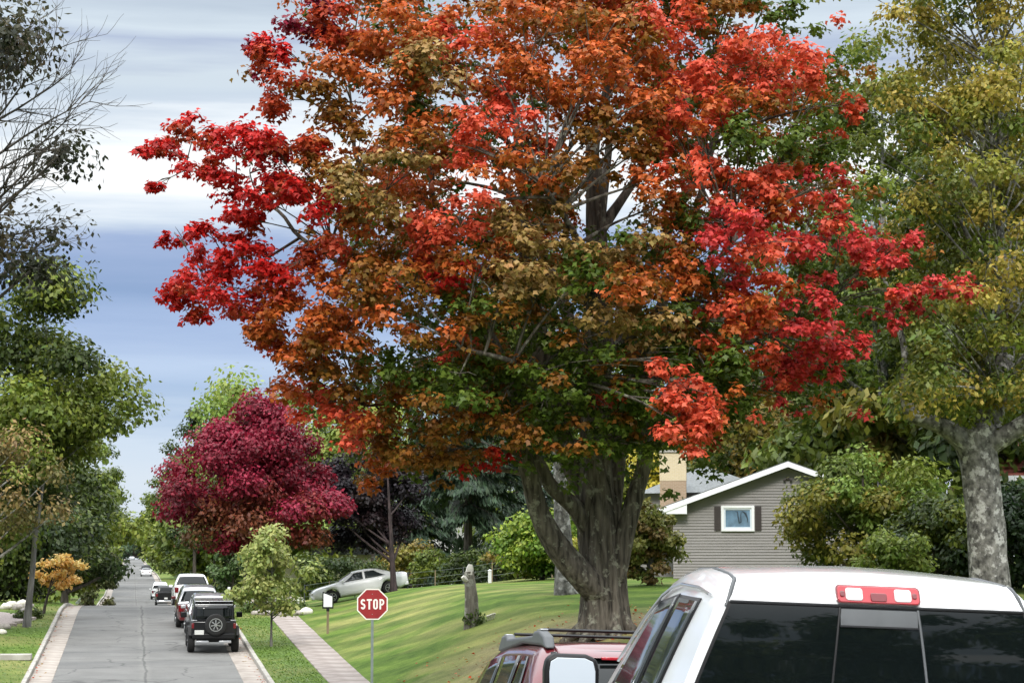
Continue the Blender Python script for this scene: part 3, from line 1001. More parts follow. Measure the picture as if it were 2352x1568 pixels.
def spray(cc, r, n, code):
    P, nn, d, q2 = clump(rng, cc, r, n, 0.7, 0.5, 0.55, 0.42)
    o_, i_ = PAL[code]
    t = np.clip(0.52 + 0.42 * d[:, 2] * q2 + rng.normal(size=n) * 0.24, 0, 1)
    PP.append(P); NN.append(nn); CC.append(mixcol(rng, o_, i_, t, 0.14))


for (x, y, rx, ry, off, c) in allpads:
    ctr = atm(x, y, off)
    sc = (DM + off) / F
    ax_, az_ = rx * sc * 1.10, ry * sc * 1.12
    if x < 720: ax_, az_ = ax_ * 1.12, az_ * 1.15
    ay_ = (ax_ * 0.85 + 0.2)
    ns = max(3, int(round(3 + ax_ * 3.2)))
    for k in range(ns):
        a = rnd.random() * 6.28; q = rnd.random() ** 0.5 * 0.8
        cc = ctr + Vector((math.cos(a) * q * ax_, math.sin(a) * q * ay_, rnd.uniform(-0.75, 0.7) * az_))
        sx_, sz_ = ax_ * rnd.uniform(0.34, 0.55) + .05, az_ * rnd.uniform(0.30, 0.5) + 0.08
        n = int(53 * (sx_ * (sz_ + 0.2)) / 0.20 * (0.55 if off > 0.9 else (1.35 if x < 760 else 1.0))) + 8
        code = SWAP[c] if rnd.random() < 0.16 else c
        spray(cc, (sx_, sx_ * rnd.uniform(0.75, 1.0), sz_), n, code)
    if x > 700 and abs(off) > 1.0:             # loose leaves that knit neighbouring pads together
        for k in range(7):
            xx, yy_ = x + rnd.gauss(0, rx * 0.9), y + rnd.gauss(0, ry * 1.3)
            if ingap(xx, yy_, 0.55) or depth(xx, yy_) < 0.1: continue
            fc = 'G' if yy_ > 640 and xx > 900 else (rnd.choice('GGB') if xx > 1480 else rnd.choice('BOG' if xx > 760 else 'BO'))
            spray(atm(xx, yy_, off * rnd.uniform(0.35, 0.8)), (0.45, 0.4, 0.26), 28, c if rnd.random() < .3 else fc)
    # twig that carries the pad
    best = min(SAMP, key=lambda s: (s[0] - ctr).length + max(0, s[0].z - ctr.z) * 1.2)
    ln = (best[0] - ctr).length
    if ln > 0.3:
        r0 = min(best[1] * 0.6, 0.02 + 0.014 * ln)
        pts = bez(best[0], ctr, (rnd.gauss(0, .05) * ln, rnd.gauss(0, .05) * ln, 0.10 * ln), 6)
        tw.tube(pts, [r0 * (1 - 0.8 * k / 6) + 0.006 for k in range(7)], 6)
        for k in range(3):
            e = ctr + Vector((rnd.uniform(-.8, .8) * ax_, rnd.uniform(-.8, .8) * ay_, rnd.uniform(-.3, .5) * az_))
            tw.tube([pts[4], (pts[4] + e) / 2 + Vector((0, 0, .06)), e], [r0 * 0.45 + .004, .012, .005], 5)
tw.build('twigs', BARK_MAPLE, big)
P = np.concatenate(PP); nn = np.concatenate(NN); C = np.concatenate(CC)
print('MAPLE LEAVES', len(P))
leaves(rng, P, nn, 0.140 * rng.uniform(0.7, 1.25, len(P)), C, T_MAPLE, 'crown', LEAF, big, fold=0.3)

# ================================================================== other trees
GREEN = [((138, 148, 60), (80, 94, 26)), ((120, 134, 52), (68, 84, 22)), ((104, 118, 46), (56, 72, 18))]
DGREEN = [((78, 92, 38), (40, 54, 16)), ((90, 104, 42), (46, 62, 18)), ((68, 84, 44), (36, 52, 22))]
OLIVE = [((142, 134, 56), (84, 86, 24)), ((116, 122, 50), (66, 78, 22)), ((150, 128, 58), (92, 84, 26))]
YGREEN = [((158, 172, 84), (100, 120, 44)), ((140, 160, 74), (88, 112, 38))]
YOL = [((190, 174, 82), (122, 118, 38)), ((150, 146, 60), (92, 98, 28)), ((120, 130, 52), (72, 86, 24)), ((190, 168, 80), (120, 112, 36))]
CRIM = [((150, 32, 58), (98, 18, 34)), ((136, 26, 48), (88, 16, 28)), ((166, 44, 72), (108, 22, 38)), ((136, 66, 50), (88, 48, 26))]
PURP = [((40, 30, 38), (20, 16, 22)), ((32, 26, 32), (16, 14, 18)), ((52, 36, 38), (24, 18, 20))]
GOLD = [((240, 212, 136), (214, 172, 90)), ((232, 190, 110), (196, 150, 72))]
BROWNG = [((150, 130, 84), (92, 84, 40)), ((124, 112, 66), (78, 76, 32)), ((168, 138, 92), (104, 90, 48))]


def bx(px, Y):
    return (at(px, 1310, Y).x, Y)


def top_h(py, base, px=None):
    return at(px or 1176, py, base[1]).z - g(*base)


# --- left of the street
b = (-4.15, 91.0)
tree('maple_tree', 'green street maple on the left verge with a slim grey trunk leaning towards the kerb', b, top_h(640, b), 3.0, 4.6, GREEN + DGREEN[:1],
     30000, 0.20, 0.13, BARK_GREY, 21, 46, 'oval', T_LEAF6, (0.3, 0.5), lean=(0.55, 0), top=9.5, shell=0.5)
b = bx(-75, 86)
tree('ash_tree', 'thin olive-brown tree with bare pale boughs beside the green street maple', b, top_h(960, b), 2.6, 2.9, BROWNG + GREEN[:1], 4200, 0.15, 0.16, BARK_PALE, 22, 26,
     'round', T_LEAF6, (0.8, 0), limbs=22, shell=0.6)
b = bx(-10, 112)
tree('broadleaf_tree', 'dense dark green tree behind the slim grey trunk, its boughs almost at the grass', b, top_h(1090, b), 0.6, 5.2, DGREEN, 20000, 0.22, 0.2, BARK_DARK, 23, 40, 'round', T_LEAF6)
b = bx(150, 128)
tree('broadleaf_tree', 'dark green tree past the golden sapling, leaning over the left kerb', b, top_h(1060, b), 1.2, 4.0, DGREEN + GREEN[:1], 14000, 0.24, 0.2, BARK_DARK, 24, 34, 'oval', T_LEAF6)
b = gnd(99, 1409); b = (b.x, b.y)
tree('sapling', 'small golden-leaved sapling on the left lawn with a thin dark trunk', b, top_h(1252, b), 1.1, 1.3, GOLD, 1500, 0.16, 0.055, BARK_DARK, 25, 22, 'tear', T_LEAF6, (0.75, 0), limbs=12, shell=0.9, clump_r=0.3)
b = bx(215, 138)
tree('bush', 'drab olive-brown bush at the left kerb over the crest', (b[0], b[1]), 5.6, 0.2, 1.6, [((120, 118, 76), (74, 76, 42)), ((104, 108, 64), (64, 70, 36))], 6000, 0.18, 0.08, BARK_DARK, 26, 26, 'oval', T_LEAF6, cat='bush')
LROW = [(180, 250, 800, GREEN, 4.6, 'bright green street tree rising above the olive bush on the left kerb'),
        (225, 268, 900, GREEN + YGREEN[:1], 4.6, 'light green tree on the left side of the dip in the street'),
        (285, 292, 960, DGREEN + GREEN, 5.0, 'mid green tree standing left of the street beyond the dip'),
        (370, 296, 1010, GREEN, 5.6, 'hazy green tree on the left where the street climbs again'),
        (480, 290, 1060, DGREEN, 6.5, 'grey-green tree on the left two thirds up the far slope'),
        (640, 282, 1110, GREEN, 8.0, 'far green tree on the left near the top of the street')]
for i, (Y, px, py, pal, r, lab) in enumerate(LROW):
    b = (min(bx(px, Y)[0], XL - 0.9) - r * 0.62, Y)
    tree('street_tree', lab, b, top_h(py, b), 1.8, r, pal, 9000, 0.24 + Y / 1500, 0.2, BARK_DARK, 30 + i, 32, 'oval', T_LEAF, group='trees along the left side of the street')
b = (-13.0, 155.0)
tree('broadleaf_tree', 'pale green tree in the gardens behind the left row', b, top_h(1000, b), 2, 5.5, GREEN + YGREEN, 9000, 0.3, 0.2, BARK_DARK, 39, 30, 'round', T_LEAF)

# --- big half-bare tree at the left edge
b = (-7.6, 50.0)
near = tree('half_bare_tree', 'tall dark tree with thin leaves and long bare twigs reaching over the street', b, 19.0, 7.4, 4.9,
            [((74, 74, 52), (38, 40, 26)), ((58, 62, 40), (30, 34, 20)), ((88, 78, 54), (46, 42, 28))], 17000, 0.13, 0.34, BARK_DARK, 41, 60, 'oval', T_LEAF6, (1.5, 0), limbs=40, shell=0.7, clump_r=0.24)
mb = MB()
rr = random.Random(8)
O1 = Vector(near.location)


def twig(p, d, ln, r, lev):
    n = 5
    pts = [p]; q = Vector(p); dd = Vector(d)
    for k in range(n):
        dd = (dd + Vector((rr.gauss(0, .09), rr.gauss(0, .09), rr.gauss(0, .07) + 0.02))).normalized()
        q = q + dd * (ln / n); pts.append(Vector(q))
        if lev > 0:
            for s in range(1 if lev == 1 else 2):
                a = dd.cross(Vector((rr.gauss(0, 1), rr.gauss(0, 1), rr.gauss(0, 1)))).normalized()
                twig(q, (dd * 0.75 + a * 0.62 + Vector((0.08, 0, 0.02))).normalized(), ln * rr.uniform(0.34, 0.5), r * 0.5 * (1 - 0.1 * k), lev - 1)
    mb.tube(pts, [r * (1 - 0.8 * k / n) + 0.0025 for k in range(n + 1)], 5 if r > .02 else 4, caps=False)


for (a, c, e) in (((-60, 530), (70, 340), 2), ((-40, 380), (215, 205), 2), ((-30, 480), (190, 300), 2), ((-60, 330), (150, 110), 2), ((-60, 250), (120, 60), 2),
                  ((-60, 560), (140, 500), 2), ((-40, 520), (160, 390), 2), ((-50, 420), (235, 250), 2), ((-60, 600), (110, 560), 2), ((-50, 300), (180, 160), 2), ((-60, 450), (120, 420), 2)):
    p0 = at(a[0], a[1], 49.5) - O1; p1 = at(c[0], c[1], 48.6 + rr.uniform(-.6, .6)) - O1
    twig(p0, (p1 - p0).normalized(), (p1 - p0).length * 0.9, 0.034, e)
mb.build('bare_branches', BARK_DARK, near)

# --- right of the street, far to near
RROW = [(330, 395, 985, DGREEN + GREEN[:1], 6.0, 'grey-green tree on the right verge where the street climbs again'),
        (250, 430, 1000, GREEN, 5.4, 'mid green tree on the right verge beyond the parked black pickup'),
        (440, 365, 1060, GREEN, 6.5, 'far green tree on the right near the upper bend of the slope'),
        (620, 345, 1120, YGREEN[:1] + GREEN, 7.5, 'pale far tree on the right near the top of the street'),
        (190, 470, 1050, DGREEN, 4.2, 'dark green tree on the right verge behind the crimson maple')]
for i, (Y, px, py, pal, r, lab) in enumerate(RROW):
    x0 = bx(px, Y)[0]
    b = (max(x0, 4.6) + r * 0.5, Y)
    tree('street_tree', lab, b, top_h(py, b), 1.6, r, pal, 9000, 0.24 + Y / 1500, 0.2, BARK_DARK, 50 + i, 32, 'oval', T_LEAF, group='trees along the right side of the street')
for k, (Y, px, h, r, lab) in enumerate(((1010, 306, 17, 14, 'blue-green wood at the very top of the street, its middle clump'),
                                        (1040, 286, 22, 14, 'blue-green wood at the very top of the street, its taller clump beside the left row'),
                                        (1030, 330, 20, 14, 'blue-green wood at the very top of the street, its clump beside the right row'))):
    b = bx(px, Y)
    tree('broadleaf_tree', lab, b, h, 0.5, r, [((120, 138, 104), (82, 104, 80)), ((104, 124, 98), (74, 96, 78))], 3500, 1.1, 0.5, BARK_DARK, 60 + k, 30, 'round', T_LEAF)  # leaf greens paled and blued to paint in the distance haze
b = bx(447, 225)
tree('conifer', 'narrow dark conifer tip standing up left of the crimson maple', b, top_h(938, b), 1.5, 3.0, DGREEN, 7000, 0.42, 0.2, BARK_DARK, 64, 40, 'cone', T_LEAF, cat='conifer')
b = bx(615, 172)
tree('broadleaf_tree', 'tall yellow-green tree rising behind the crimson maple', b, top_h(790, b), 4, 6.6, YGREEN, 15000, 0.34, 0.3, BARK_DARK, 65, 44, 'oval', T_LEAF6)
b = bx(770, 165)
tree('broadleaf_tree', 'greyish green tree between the yellow-green tree and the great maple', b, top_h(930, b), 3, 5.0, GREEN, 10000, 0.32, 0.25, BARK_DARK, 66, 36, 'oval', T_LEAF6)


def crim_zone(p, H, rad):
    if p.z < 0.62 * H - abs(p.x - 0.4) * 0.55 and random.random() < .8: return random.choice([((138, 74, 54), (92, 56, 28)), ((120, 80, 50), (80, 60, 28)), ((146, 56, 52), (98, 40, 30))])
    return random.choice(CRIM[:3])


b = (5.25, 104.0)
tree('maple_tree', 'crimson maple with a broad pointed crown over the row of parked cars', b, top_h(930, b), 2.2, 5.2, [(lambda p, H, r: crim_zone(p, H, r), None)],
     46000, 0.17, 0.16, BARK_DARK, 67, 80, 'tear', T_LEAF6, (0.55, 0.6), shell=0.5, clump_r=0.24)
b = bx(905, 106.5)
tree('maple_tree', 'blackish purple maple standing in front of the white coupe', b, top_h(1035, b), 1.9, 2.6, PURP, 22000, 0.17, 0.15, BARK_PURPLE, 68, 50, 'round', T_LEAF6, (-0.8, 3.2), follow=0.3)
b = (5.15, 81.0); s_ = gnd(623, 1484); b = (s_.x, s_.y)
tree('sapling', 'young light green sapling with a thin straight trunk between kerb and footpath', b, top_h(1190, b), 1.1, 1.9, [((178, 180, 112), (128, 138, 68)), ((160, 168, 96), (112, 126, 58))],
     4800, 0.15, 0.035, BARK_GREY, 69, 34, 'tear', T_LEAF6, limbs=18, shell=0.8, clump_r=0.32)
b = bx(505, 118); b = (5.3, 118.0)
tree('bush', 'grey-green shrub on the verge beside the white estate car', b, 4.2, 0.2, 1.3, [((112, 134, 84), (70, 94, 50)), ((98, 120, 70), (60, 84, 42))], 4500, 0.17, 0.06, BARK_DARK, 70, 22, 'oval', T_LEAF6, cat='bush')


# spruces: layered drooping boughs
def spruce(name, label, base, H, rad, seed, n, pal=((62, 82, 58), (30, 46, 32))):
    rg = np.random.default_rng(seed)
    root = thing(name, label, 'spruce', (base[0], base[1], g(*base)))
    mb_ = MB(); mb_.tube([(0, 0, -.2), (0, 0, H * .5), (0, 0, H * .98)], [H * .018, H * .01, .015], 8)
    P_, N_, T_ = [], [], []
    for k in range(150):
        f = rg.random() ** 0.75
        z = H * (0.06 + 0.93 * f); r = rad * (1 - f) ** 0.85 * rg.uniform(0.75, 1.1) + 0.15
        a = rg.random() * 6.283
        m_ = max(10, int(n / 150 * (r / rad + 0.25) * 1.5))
        t = rg.random(m_) ** 0.7
        rr_ = t * r
        x = np.cos(a) * rr_ + rg.normal(size=m_) * 0.12 * (1.1 - 0.6 * t) * rad * .6 * (-math.sin(a))
        y = np.sin(a) * rr_ + rg.normal(size=m_) * 0.12 * (1.1 - 0.6 * t) * rad * .6 * math.cos(a)
        zz = z - 0.45 * t ** 1.5 * r + 0.15 * t ** 4 * r - rg.random(m_) * 0.35
        P_.append(np.stack([x, y, zz], 1))
        T_.append(np.stack([np.cos(a) * np.ones(m_) * .6, np.sin(a) * np.ones(m_) * .6, -0.7 * np.ones(m_)], 1))
        N_.append(np.stack([np.cos(a) * np.ones(m_), np.sin(a) * np.ones(m_), 0.8 * np.ones(m_)], 1) + rg.normal(size=(m_, 3)) * 0.5)
        if k % 3 == 0: mb_.tube([(0, 0, z + .1), (np.cos(a) * r * .5, np.sin(a) * r * .5, z - .1 * r), (np.cos(a) * r * .9, np.sin(a) * r * .9, z - .35 * r)], [.04, .025, .01], 5)
    mb_.build('trunk', BARK_DARK, root)
    P_ = np.concatenate(P_)
    c = mixcol(rg, pal[0], pal[1], rg.random(len(P_)), 0.15)
    keep = P_[:, 2] > 0.1
    leaves(rg, P_[keep], np.concatenate(N_)[keep], (0.42 * rg.uniform(.6, 1.2, len(P_)))[keep], c[keep], T_LEAF * np.array([0.55, 1.0]), 'crown', NEEDLE, root, tip=np.concatenate(T_)[keep])
    return root


b = bx(1075, 122)
spruce('spruce', 'tall dark spruce with hanging boughs behind the lawn, right of the purple maple', b, top_h(690, b), 5.2, 71, 26000)
b = bx(960, 140)
spruce('spruce', 'second spruce half hidden behind the purple maple', b, top_h(960, b), 4.2, 72, 14000)
b = bx(1200, 135)
spruce('spruce', 'grey spruce behind the pale birch stem', b, top_h(820, b), 4.4, 73, 14000, ((70, 86, 66), (36, 52, 40)))

b = bx(1245, 96)
tree('bush', 'bright green leafy bush behind the birch stem on the lawn', b, top_h(1180, b), 0.1, 2.3, [((118, 146, 44), (62, 92, 20)), ((98, 128, 36), (54, 84, 18)), ((150, 166, 60), (84, 110, 28))], 11000, 0.17, 0.1, BARK_DARK, 74, 34, 'round', T_LEAF6, cat='bush')
b = bx(1335, 92)
tree('bush', 'yellowing low bush between the birch stem and the great maple trunk', b, 1.7, 0.05, 1.3, [((168, 160, 62), (104, 112, 30)), ((124, 136, 46), (76, 94, 22))], 2600, 0.14, 0.04, BARK_DARK, 75, 16, 'round', T_LEAF6, cat='bush', limbs=4)
b = bx(1300, 74.5)
tree('birch_tree', 'pale grey birch stem standing behind the great maple', b, 12.5, 5.5, 3.4, DGREEN + GREEN, 11000, 0.17, 0.33, BARK_PALE, 76, 30, 'oval', T_LEAF6, (0, 0.6), lean=(-0.35, 0.4))
b = bx(1495, 76)
tree('cedar', 'olive and brown columnar cedar at the corner of the grey house', b, top_h(1150, b), 0.0, 1.1, [((152, 148, 76), (96, 100, 38)), ((132, 136, 66), (82, 92, 34)), ((150, 128, 78), (104, 84, 44))], 9000, 0.14, 0.12, BARK_GREY, 77, 70, 'oval', T_LEAF6, cat='cedar', shell=0.6)
for i, (px, Y, h, r, pal, lab) in enumerate(((945, 128, 2.6, 2.2, OLIVE, 'low olive hedge bush behind the purple maple trunk'), (1010, 118, 1.9, 1.7, GREEN, 'low green hedge bush right of the white coupe'),
                                             (1075, 116, 1.7, 1.7, DGREEN, 'dark low hedge bush behind the upright log'), (1140, 112, 2.0, 1.7, OLIVE[1:] + DGREEN, 'dull green hedge bush behind the white post'),
                                             (745, 124, 2.2, 2.0, DGREEN, 'dark shrub behind the bonnet of the white coupe'), (815, 128, 2.2, 2.2, DGREEN, 'dark shrub behind the roof of the white coupe'))):
    b = bx(px, Y)
    tree('bush', lab, b, h, 0.05, r, pal, 3500, 0.17, 0.05, BARK_DARK, 80 + i, 18, 'round', T_LEAF6, cat='bush', limbs=4, group='shrubs along the back of the lawn')

# --- right background
b = bx(1850, 108)
tree('broadleaf_tree', 'olive and yellow tree behind the ridge of the grey house', b, top_h(900, b), 2.5, 6.5, OLIVE, 16000, 0.26, 0.3, BARK_DARK, 90, 44, 'round', T_LEAF6, (0, 2))
b = bx(1645, 118)
tree('broadleaf_tree', 'dark green tree with a yellow spray behind the grey roof', b, top_h(960, b), 3, 4.6, DGREEN + [((206, 190, 70), (150, 140, 40))], 11000, 0.26, 0.25, BARK_DARK, 91, 36, 'round', T_LEAF6)
b = bx(1985, 82)
tree('broadleaf_tree', 'bushy light green tree hiding the right half of the grey gable', b, top_h(1030, b), 0.4, 2.9, GREEN + OLIVE[:2] + YGREEN[1:], 17000, 0.17, 0.15, BARK_DARK, 92, 46, 'round', T_LEAF6)
b = bx(2150, 72)
tree('bush', 'dark green hedge bush behind the white pickup roof', b, top_h(1150, b), 0.1, 2.3, DGREEN + GREEN[:1], 12000, 0.16, 0.1, BARK_DARK, 93, 34, 'round', T_LEAF6, cat='bush')
b = bx(2060, 66)
tree('bush', 'lime green low bush in front of the dark hedge', b, top_h(1225, b), 0.1, 1.3, GREEN + YGREEN, 5000, 0.13, 0.06, BARK_DARK, 94, 20, 'round', T_LEAF6, cat='bush')
b = bx(2365, 70)
tree('bush', 'very dark hedge right of the mottled birch trunk', b, top_h(1090, b), 0.1, 2.4, [((52, 74, 34), (28, 44, 16)), ((44, 66, 34), (24, 40, 18))], 11000, 0.16, 0.1, BARK_DARK, 95, 30, 'round', T_LEAF6, cat='bush')
b = bx(2030, 94)
tree('broadleaf_tree', 'tall green tree between the great maple and the mottled birch, sky showing through', b, top_h(20, b), 5, 5.8, GREEN + DGREEN, 24000, 0.22, 0.3, BARK_PALE, 96, 66, 'oval', T_LEAF6, (0.4, 0), shell=0.6, clump_r=0.25, limbs=30)
b = bx(2230, 104)
tree('broadleaf_tree', 'tall olive tree filling the gap behind the mottled birch', b, top_h(180, b), 4, 7.0, OLIVE[1:2] + GREEN + DGREEN, 22000, 0.26, 0.3, BARK_DARK, 97, 60, 'oval', T_LEAF6, limbs=20, clump_r=0.27)
b = bx(1840, 124)
tree('broadleaf_tree', 'tall dark green tree behind the right wing of the great maple', b, top_h(330, b), 5, 6.6, DGREEN + GREEN, 18000, 0.3, 0.3, BARK_DARK, 98, 50, 'oval', T_LEAF6, limbs=20)

# the mottled birch: traced stems, yellowing crown
BY = 60.0
BK = 60.0 / 46.0
bb = at(2268, 1310, BY)
birch = thing('birch_tree', 'mottled pale-barked birch with forked trunk and tall yellow-green crown', 'tree', (bb.x, BY, g(bb.x, BY)))
O2 = Vector(birch.location)
gz = at(2268, 1310, BY).z - g(bb.x, BY)
SB = {'trunk': [(2280, 1310 + gz / BY * F + 12, 0, .62), (2277, 1420, 0, .47), (2270, 1300, 0, .43), (2262, 1180, 0, .40), (2248, 1060, 0, .41), (2240, 985, 0, .42)],
      'a': [(2243, 1060, 0, .32), (2215, 1010, -.1, .25), (2160, 975, -.2, .18), (2090, 955, -.3, .14), (2075, 890, -.3, .1), (2080, 800, -.2, .075), (2030, 640, 0, .05), (2000, 500, .2, .03)],
      'b': [(2243, 1040, 0, .34), (2275, 960, .1, .30), (2300, 880, .2, .25), (2310, 800, .3, .2), (2330, 700, .4, .16), (2300, 560, .5, .12), (2280, 450, .5, .1), (2300, 330, .5, .07), (2290, 150, .5, .04)],
      'c': [(2250, 1030, 0, .3), (2310, 1000, -.4, .22), (2370, 960, -.8, .18), (2440, 850, -1, .12), (2480, 650, -1, .08)],
      'd': [(2330, 700, .4, .1), (2290, 620, .2, .08), (2230, 560, 0, .06), (2190, 470, -.2, .04)],
      'e': [(2290, 500, .5, .08), (2220, 400, .6, .06), (2180, 280, .6, .04), (2170, 120, .6, .03)]}
for nm, pts in SB.items():
    W = [(at(a, c, BY + o) - O2, r * BK) for a, c, o, r in pts]
    fine, rad = [], []
    for i in range(len(W) - 1):
        for k in range(5):
            t = k / 5
            fine.append(W[i][0].lerp(W[i + 1][0], t)); rad.append(W[i][1] * (1 - t) + W[i + 1][1] * t)
    fine.append(W[-1][0]); rad.append(W[-1][1])
    for _ in range(2):
        fine = [fine[0]] + [(fine[i - 1] + fine[i] * 2 + fine[i + 1]) / 4 for i in range(1, len(fine) - 1)] + [fine[-1]]
    MB().tube(fine, rad, 26 if nm == 'trunk' else 12, ridge=0.12, seed=len(pts) + ord(nm[0])).build('trunk' if nm == 'trunk' else 'limb', BARK_PALE, birch, angle=70)
rg = np.random.default_rng(77); rn = random.Random(77)
PP, NN, CC = [], [], []
mbt = MB()
for k in range(370):
    px = rn.gauss(2260, 175); py = rn.uniform(-260, 960)
    if px < 1930 + max(0, (py - 300)) * 0.25 or px > 2680: continue
    if abs(px - 2040) < 60 and 360 < py < 520: continue
    o = rn.gauss(0.6, 2.4)
    c = at(px, py, BY + o) - O2
    r = rn.uniform(0.65, 1.1)
    n = 200
    P, nn, d, q = clump(rg, c, (r, r, r * 0.62), n, 0.6, 0.4)
    yl_ = np.clip((700 - py) / 900 + (px - 2100) / 700, 0, 1)
    o_, i_ = rn.choice(YOL) if rn.random() < 0.25 + 0.7 * yl_ else rn.choice(GREEN + OLIVE[:2])
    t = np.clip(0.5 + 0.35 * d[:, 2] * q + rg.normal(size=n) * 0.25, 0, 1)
    PP.append(P); NN.append(nn); CC.append(mixcol(rg, o_, i_, t))
    if k % 2 == 0:
        s = at(2290 + rn.gauss(0, 25), min(900, py + 190), BY + o * 0.2) - O2
        mbt.tube(bez(s, c, (0, 0, 0.1), 5), [0.04, .034, .028, .02, .014, .008], 5)
mbt.build('twigs', BARK_PALE, birch)
P = np.concatenate(PP)
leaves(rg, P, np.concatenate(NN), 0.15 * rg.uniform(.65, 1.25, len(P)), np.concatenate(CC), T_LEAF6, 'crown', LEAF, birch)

# trees round about, behind the viewer (they show in the pickup's glass)
for k, (x, y, h, r, lab) in enumerate(((-10, -26, 15, 5.5, 'leafy tree on the left verge behind the white pickup, far side of the street'), (2, -34, 17, 6, 'leafy tree closing the street behind the white pickup'),
                                       (9, -20, 14.5, 5, 'leafy tree on the kerb straight behind the white pickup tailgate'), (16, -15, 14.5, 5.5, 'leafy tree in the garden behind the white pickup tailgate'),
                                       (24, -12, 15.5, 6, 'tall leafy tree furthest right behind the white pickup'), (-20, 6, 15, 6, 'leafy tree across the street from the white pickup'),
                                       (-16, 24, 13, 5, 'leafy tree at the left corner of the side street'))):
    tree('garden_tree', lab, (x, y), h, 1.5, r, DGREEN + GREEN, 7000, 0.5, 0.25, BARK_DARK, 120 + k, 40, 'round', T_LEAF, group='trees behind the pickup')

# denser rows along the far street and a wall of trees behind the gardens
k = 0
for side, pal0 in ((-1, GREEN), (1, DGREEN)):
    for Y in (150, 172, 200, 232, 262, 300, 345, 400, 460, 530, 610, 700, 800, 900):
        for dx in ((0, 9) if Y < 350 else (0,)):
            rr2 = random.Random(Y * 3 + dx + side)
            r = 3.6 + Y / 260 + rr2.random()
            x = (XL - 1.2 - r * .62 - dx) if side < 0 else (4.2 + .7 + r * .5 + dx)
            if side > 0 and Y < 200 and dx == 0: x += 2
            h = (8.0 + Y * 0.011 + rr2.random() * 3) * (1.0 if dx == 0 else 1.12)
            pal = rr2.choice([GREEN, DGREEN, GREEN + YGREEN, OLIVE[1:2] + GREEN])
            tree('street_tree', 'green roadside tree in the ' + ('left' if side < 0 else 'right') + ' row that lines the far slope of the street', (x, Y + rr2.uniform(-4, 4)), h, 0.2, r, pal,
                 2500, 0.42 + Y / 1000, 0.16, BARK_DARK, 400 + k, 22, 'oval', T_LEAF, group='roadside trees on the ' + ('left' if side < 0 else 'right') + ' of the far slope', limbs=6)
            k += 1
for i, (px, Y, py, r, pal) in enumerate(((-60, 150, 900, 6, DGREEN), (60, 175, 930, 6, GREEN), (900, 190, 800, 7, DGREEN), (1010, 180, 760, 7, GREEN), (1130, 170, 700, 7, DGREEN), (1260, 160, 760, 7, DGREEN + GREEN),
                                         (1400, 150, 800, 7, GREEN), (1520, 150, 860, 6.5, DGREEN), (1660, 150, 800, 7, GREEN + OLIVE), (1780, 140, 700, 7, DGREEN), (1930, 140, 560, 7, GREEN), (2080, 135, 480, 7, OLIVE + GREEN),
                                         (2220, 130, 420, 7, GREEN), (2350, 125, 360, 7, DGREEN + OLIVE), (1960, 100, 760, 4.2, GREEN), (2110, 92, 720, 4.0, OLIVE + GREEN), (2310, 84, 640, 4.2, DGREEN + GREEN), (1760, 112, 880, 4.2, DGREEN + OLIVE))):
    b = bx(px, Y)
    tree('broadleaf_tree', 'one of the tall green trees massed behind the gardens', b, top_h(py, b), 0.8, r, pal, 6000, 0.44, 0.25, BARK_DARK, 500 + i, 40, 'oval', T_LEAF, group='trees massed behind the gardens', limbs=8)

# ================================================================== vehicles
def paint(name, col, metal=0.0, rough=0.28):
    return mat(name, col, rough, metal, 0.04, 3.0, coat=1.0)


WHITE = paint('paint_white', (0.80, 0.81, 0.82))
REDP = paint('paint_red', (0.115, 0.010, 0.015), 0.15)
REDD = paint('paint_dark_red', (0.11, 0.012, 0.014), 0.15)
BLACKP = mat('paint_black', (0.006, 0.0065, 0.008), 0.3, 0, 0.04, 3, spec=0.35, coat=0.35)
SILVER = paint('paint_silver', (0.42, 0.43, 0.45), 0.4)
GREYP = paint('paint_grey', (0.16, 0.165, 0.175), 0.3)
GLASS = mat('tinted_glass', (0.004, 0.006, 0.006), 0.03, 0, 0.1, 2, spec=0.4)
GLASS2 = mat('car_glass', (0.03, 0.036, 0.038), 0.04, 0, 0.1, 2, spec=0.8)
RUBBER = mat('rubber', (0.014, 0.014, 0.014), 0.85, 0, 0.3, 20)
TRIM = mat('black_trim', (0.008, 0.008, 0.009), 0.5, 0, 0.2, 15, spec=0.3)
GREYTRIM = mat('grey_plastic', (0.085, 0.09, 0.095), 0.5, 0, 0.15, 12)
ALU = mat('alloy', (0.55, 0.56, 0.57), 0.3, 0.85, 0.1, 10)
DALU = mat('dark_alloy', (0.12, 0.12, 0.125), 0.35, 0.7, 0.1, 10)
REDL = mat('red_lens', (0.42, 0.008, 0.018), 0.12, 0, 0.25, 9, coat=0.6)
REDD2 = mat('red_lens_dark', (0.16, 0.004, 0.008), 0.12, 0, 0.25, 9, coat=0.6)
CLEARL = mat('clear_lens', (0.62, 0.58, 0.57), 0.15, 0, 0.35, 25, coat=0.6)
PLATE = mat('number_plate', (0.68, 0.68, 0.66), 0.5, 0, 0.12, 14)
MIRROR = mat('mirror', (0.50, 0.53, 0.55), 0.04, 1.0, 0.03, 3)
CHROME = mat('chrome', (0.7, 0.7, 0.71), 0.12, 1.0, 0.05, 5)


def sinterp(y, pts, s=0.05):
    xs = [p[0] for p in pts]; zs = [p[1] for p in pts]
    o = np.zeros_like(np.asarray(y, float))
    ks = np.linspace(-2, 2, 9); ws = np.exp(-ks ** 2 / 2); ws /= ws.sum()
    for k, w_ in zip(ks, ws):
        o = o + w_ * np.interp(np.asarray(y, float) + k * s, xs, zs)
    return o


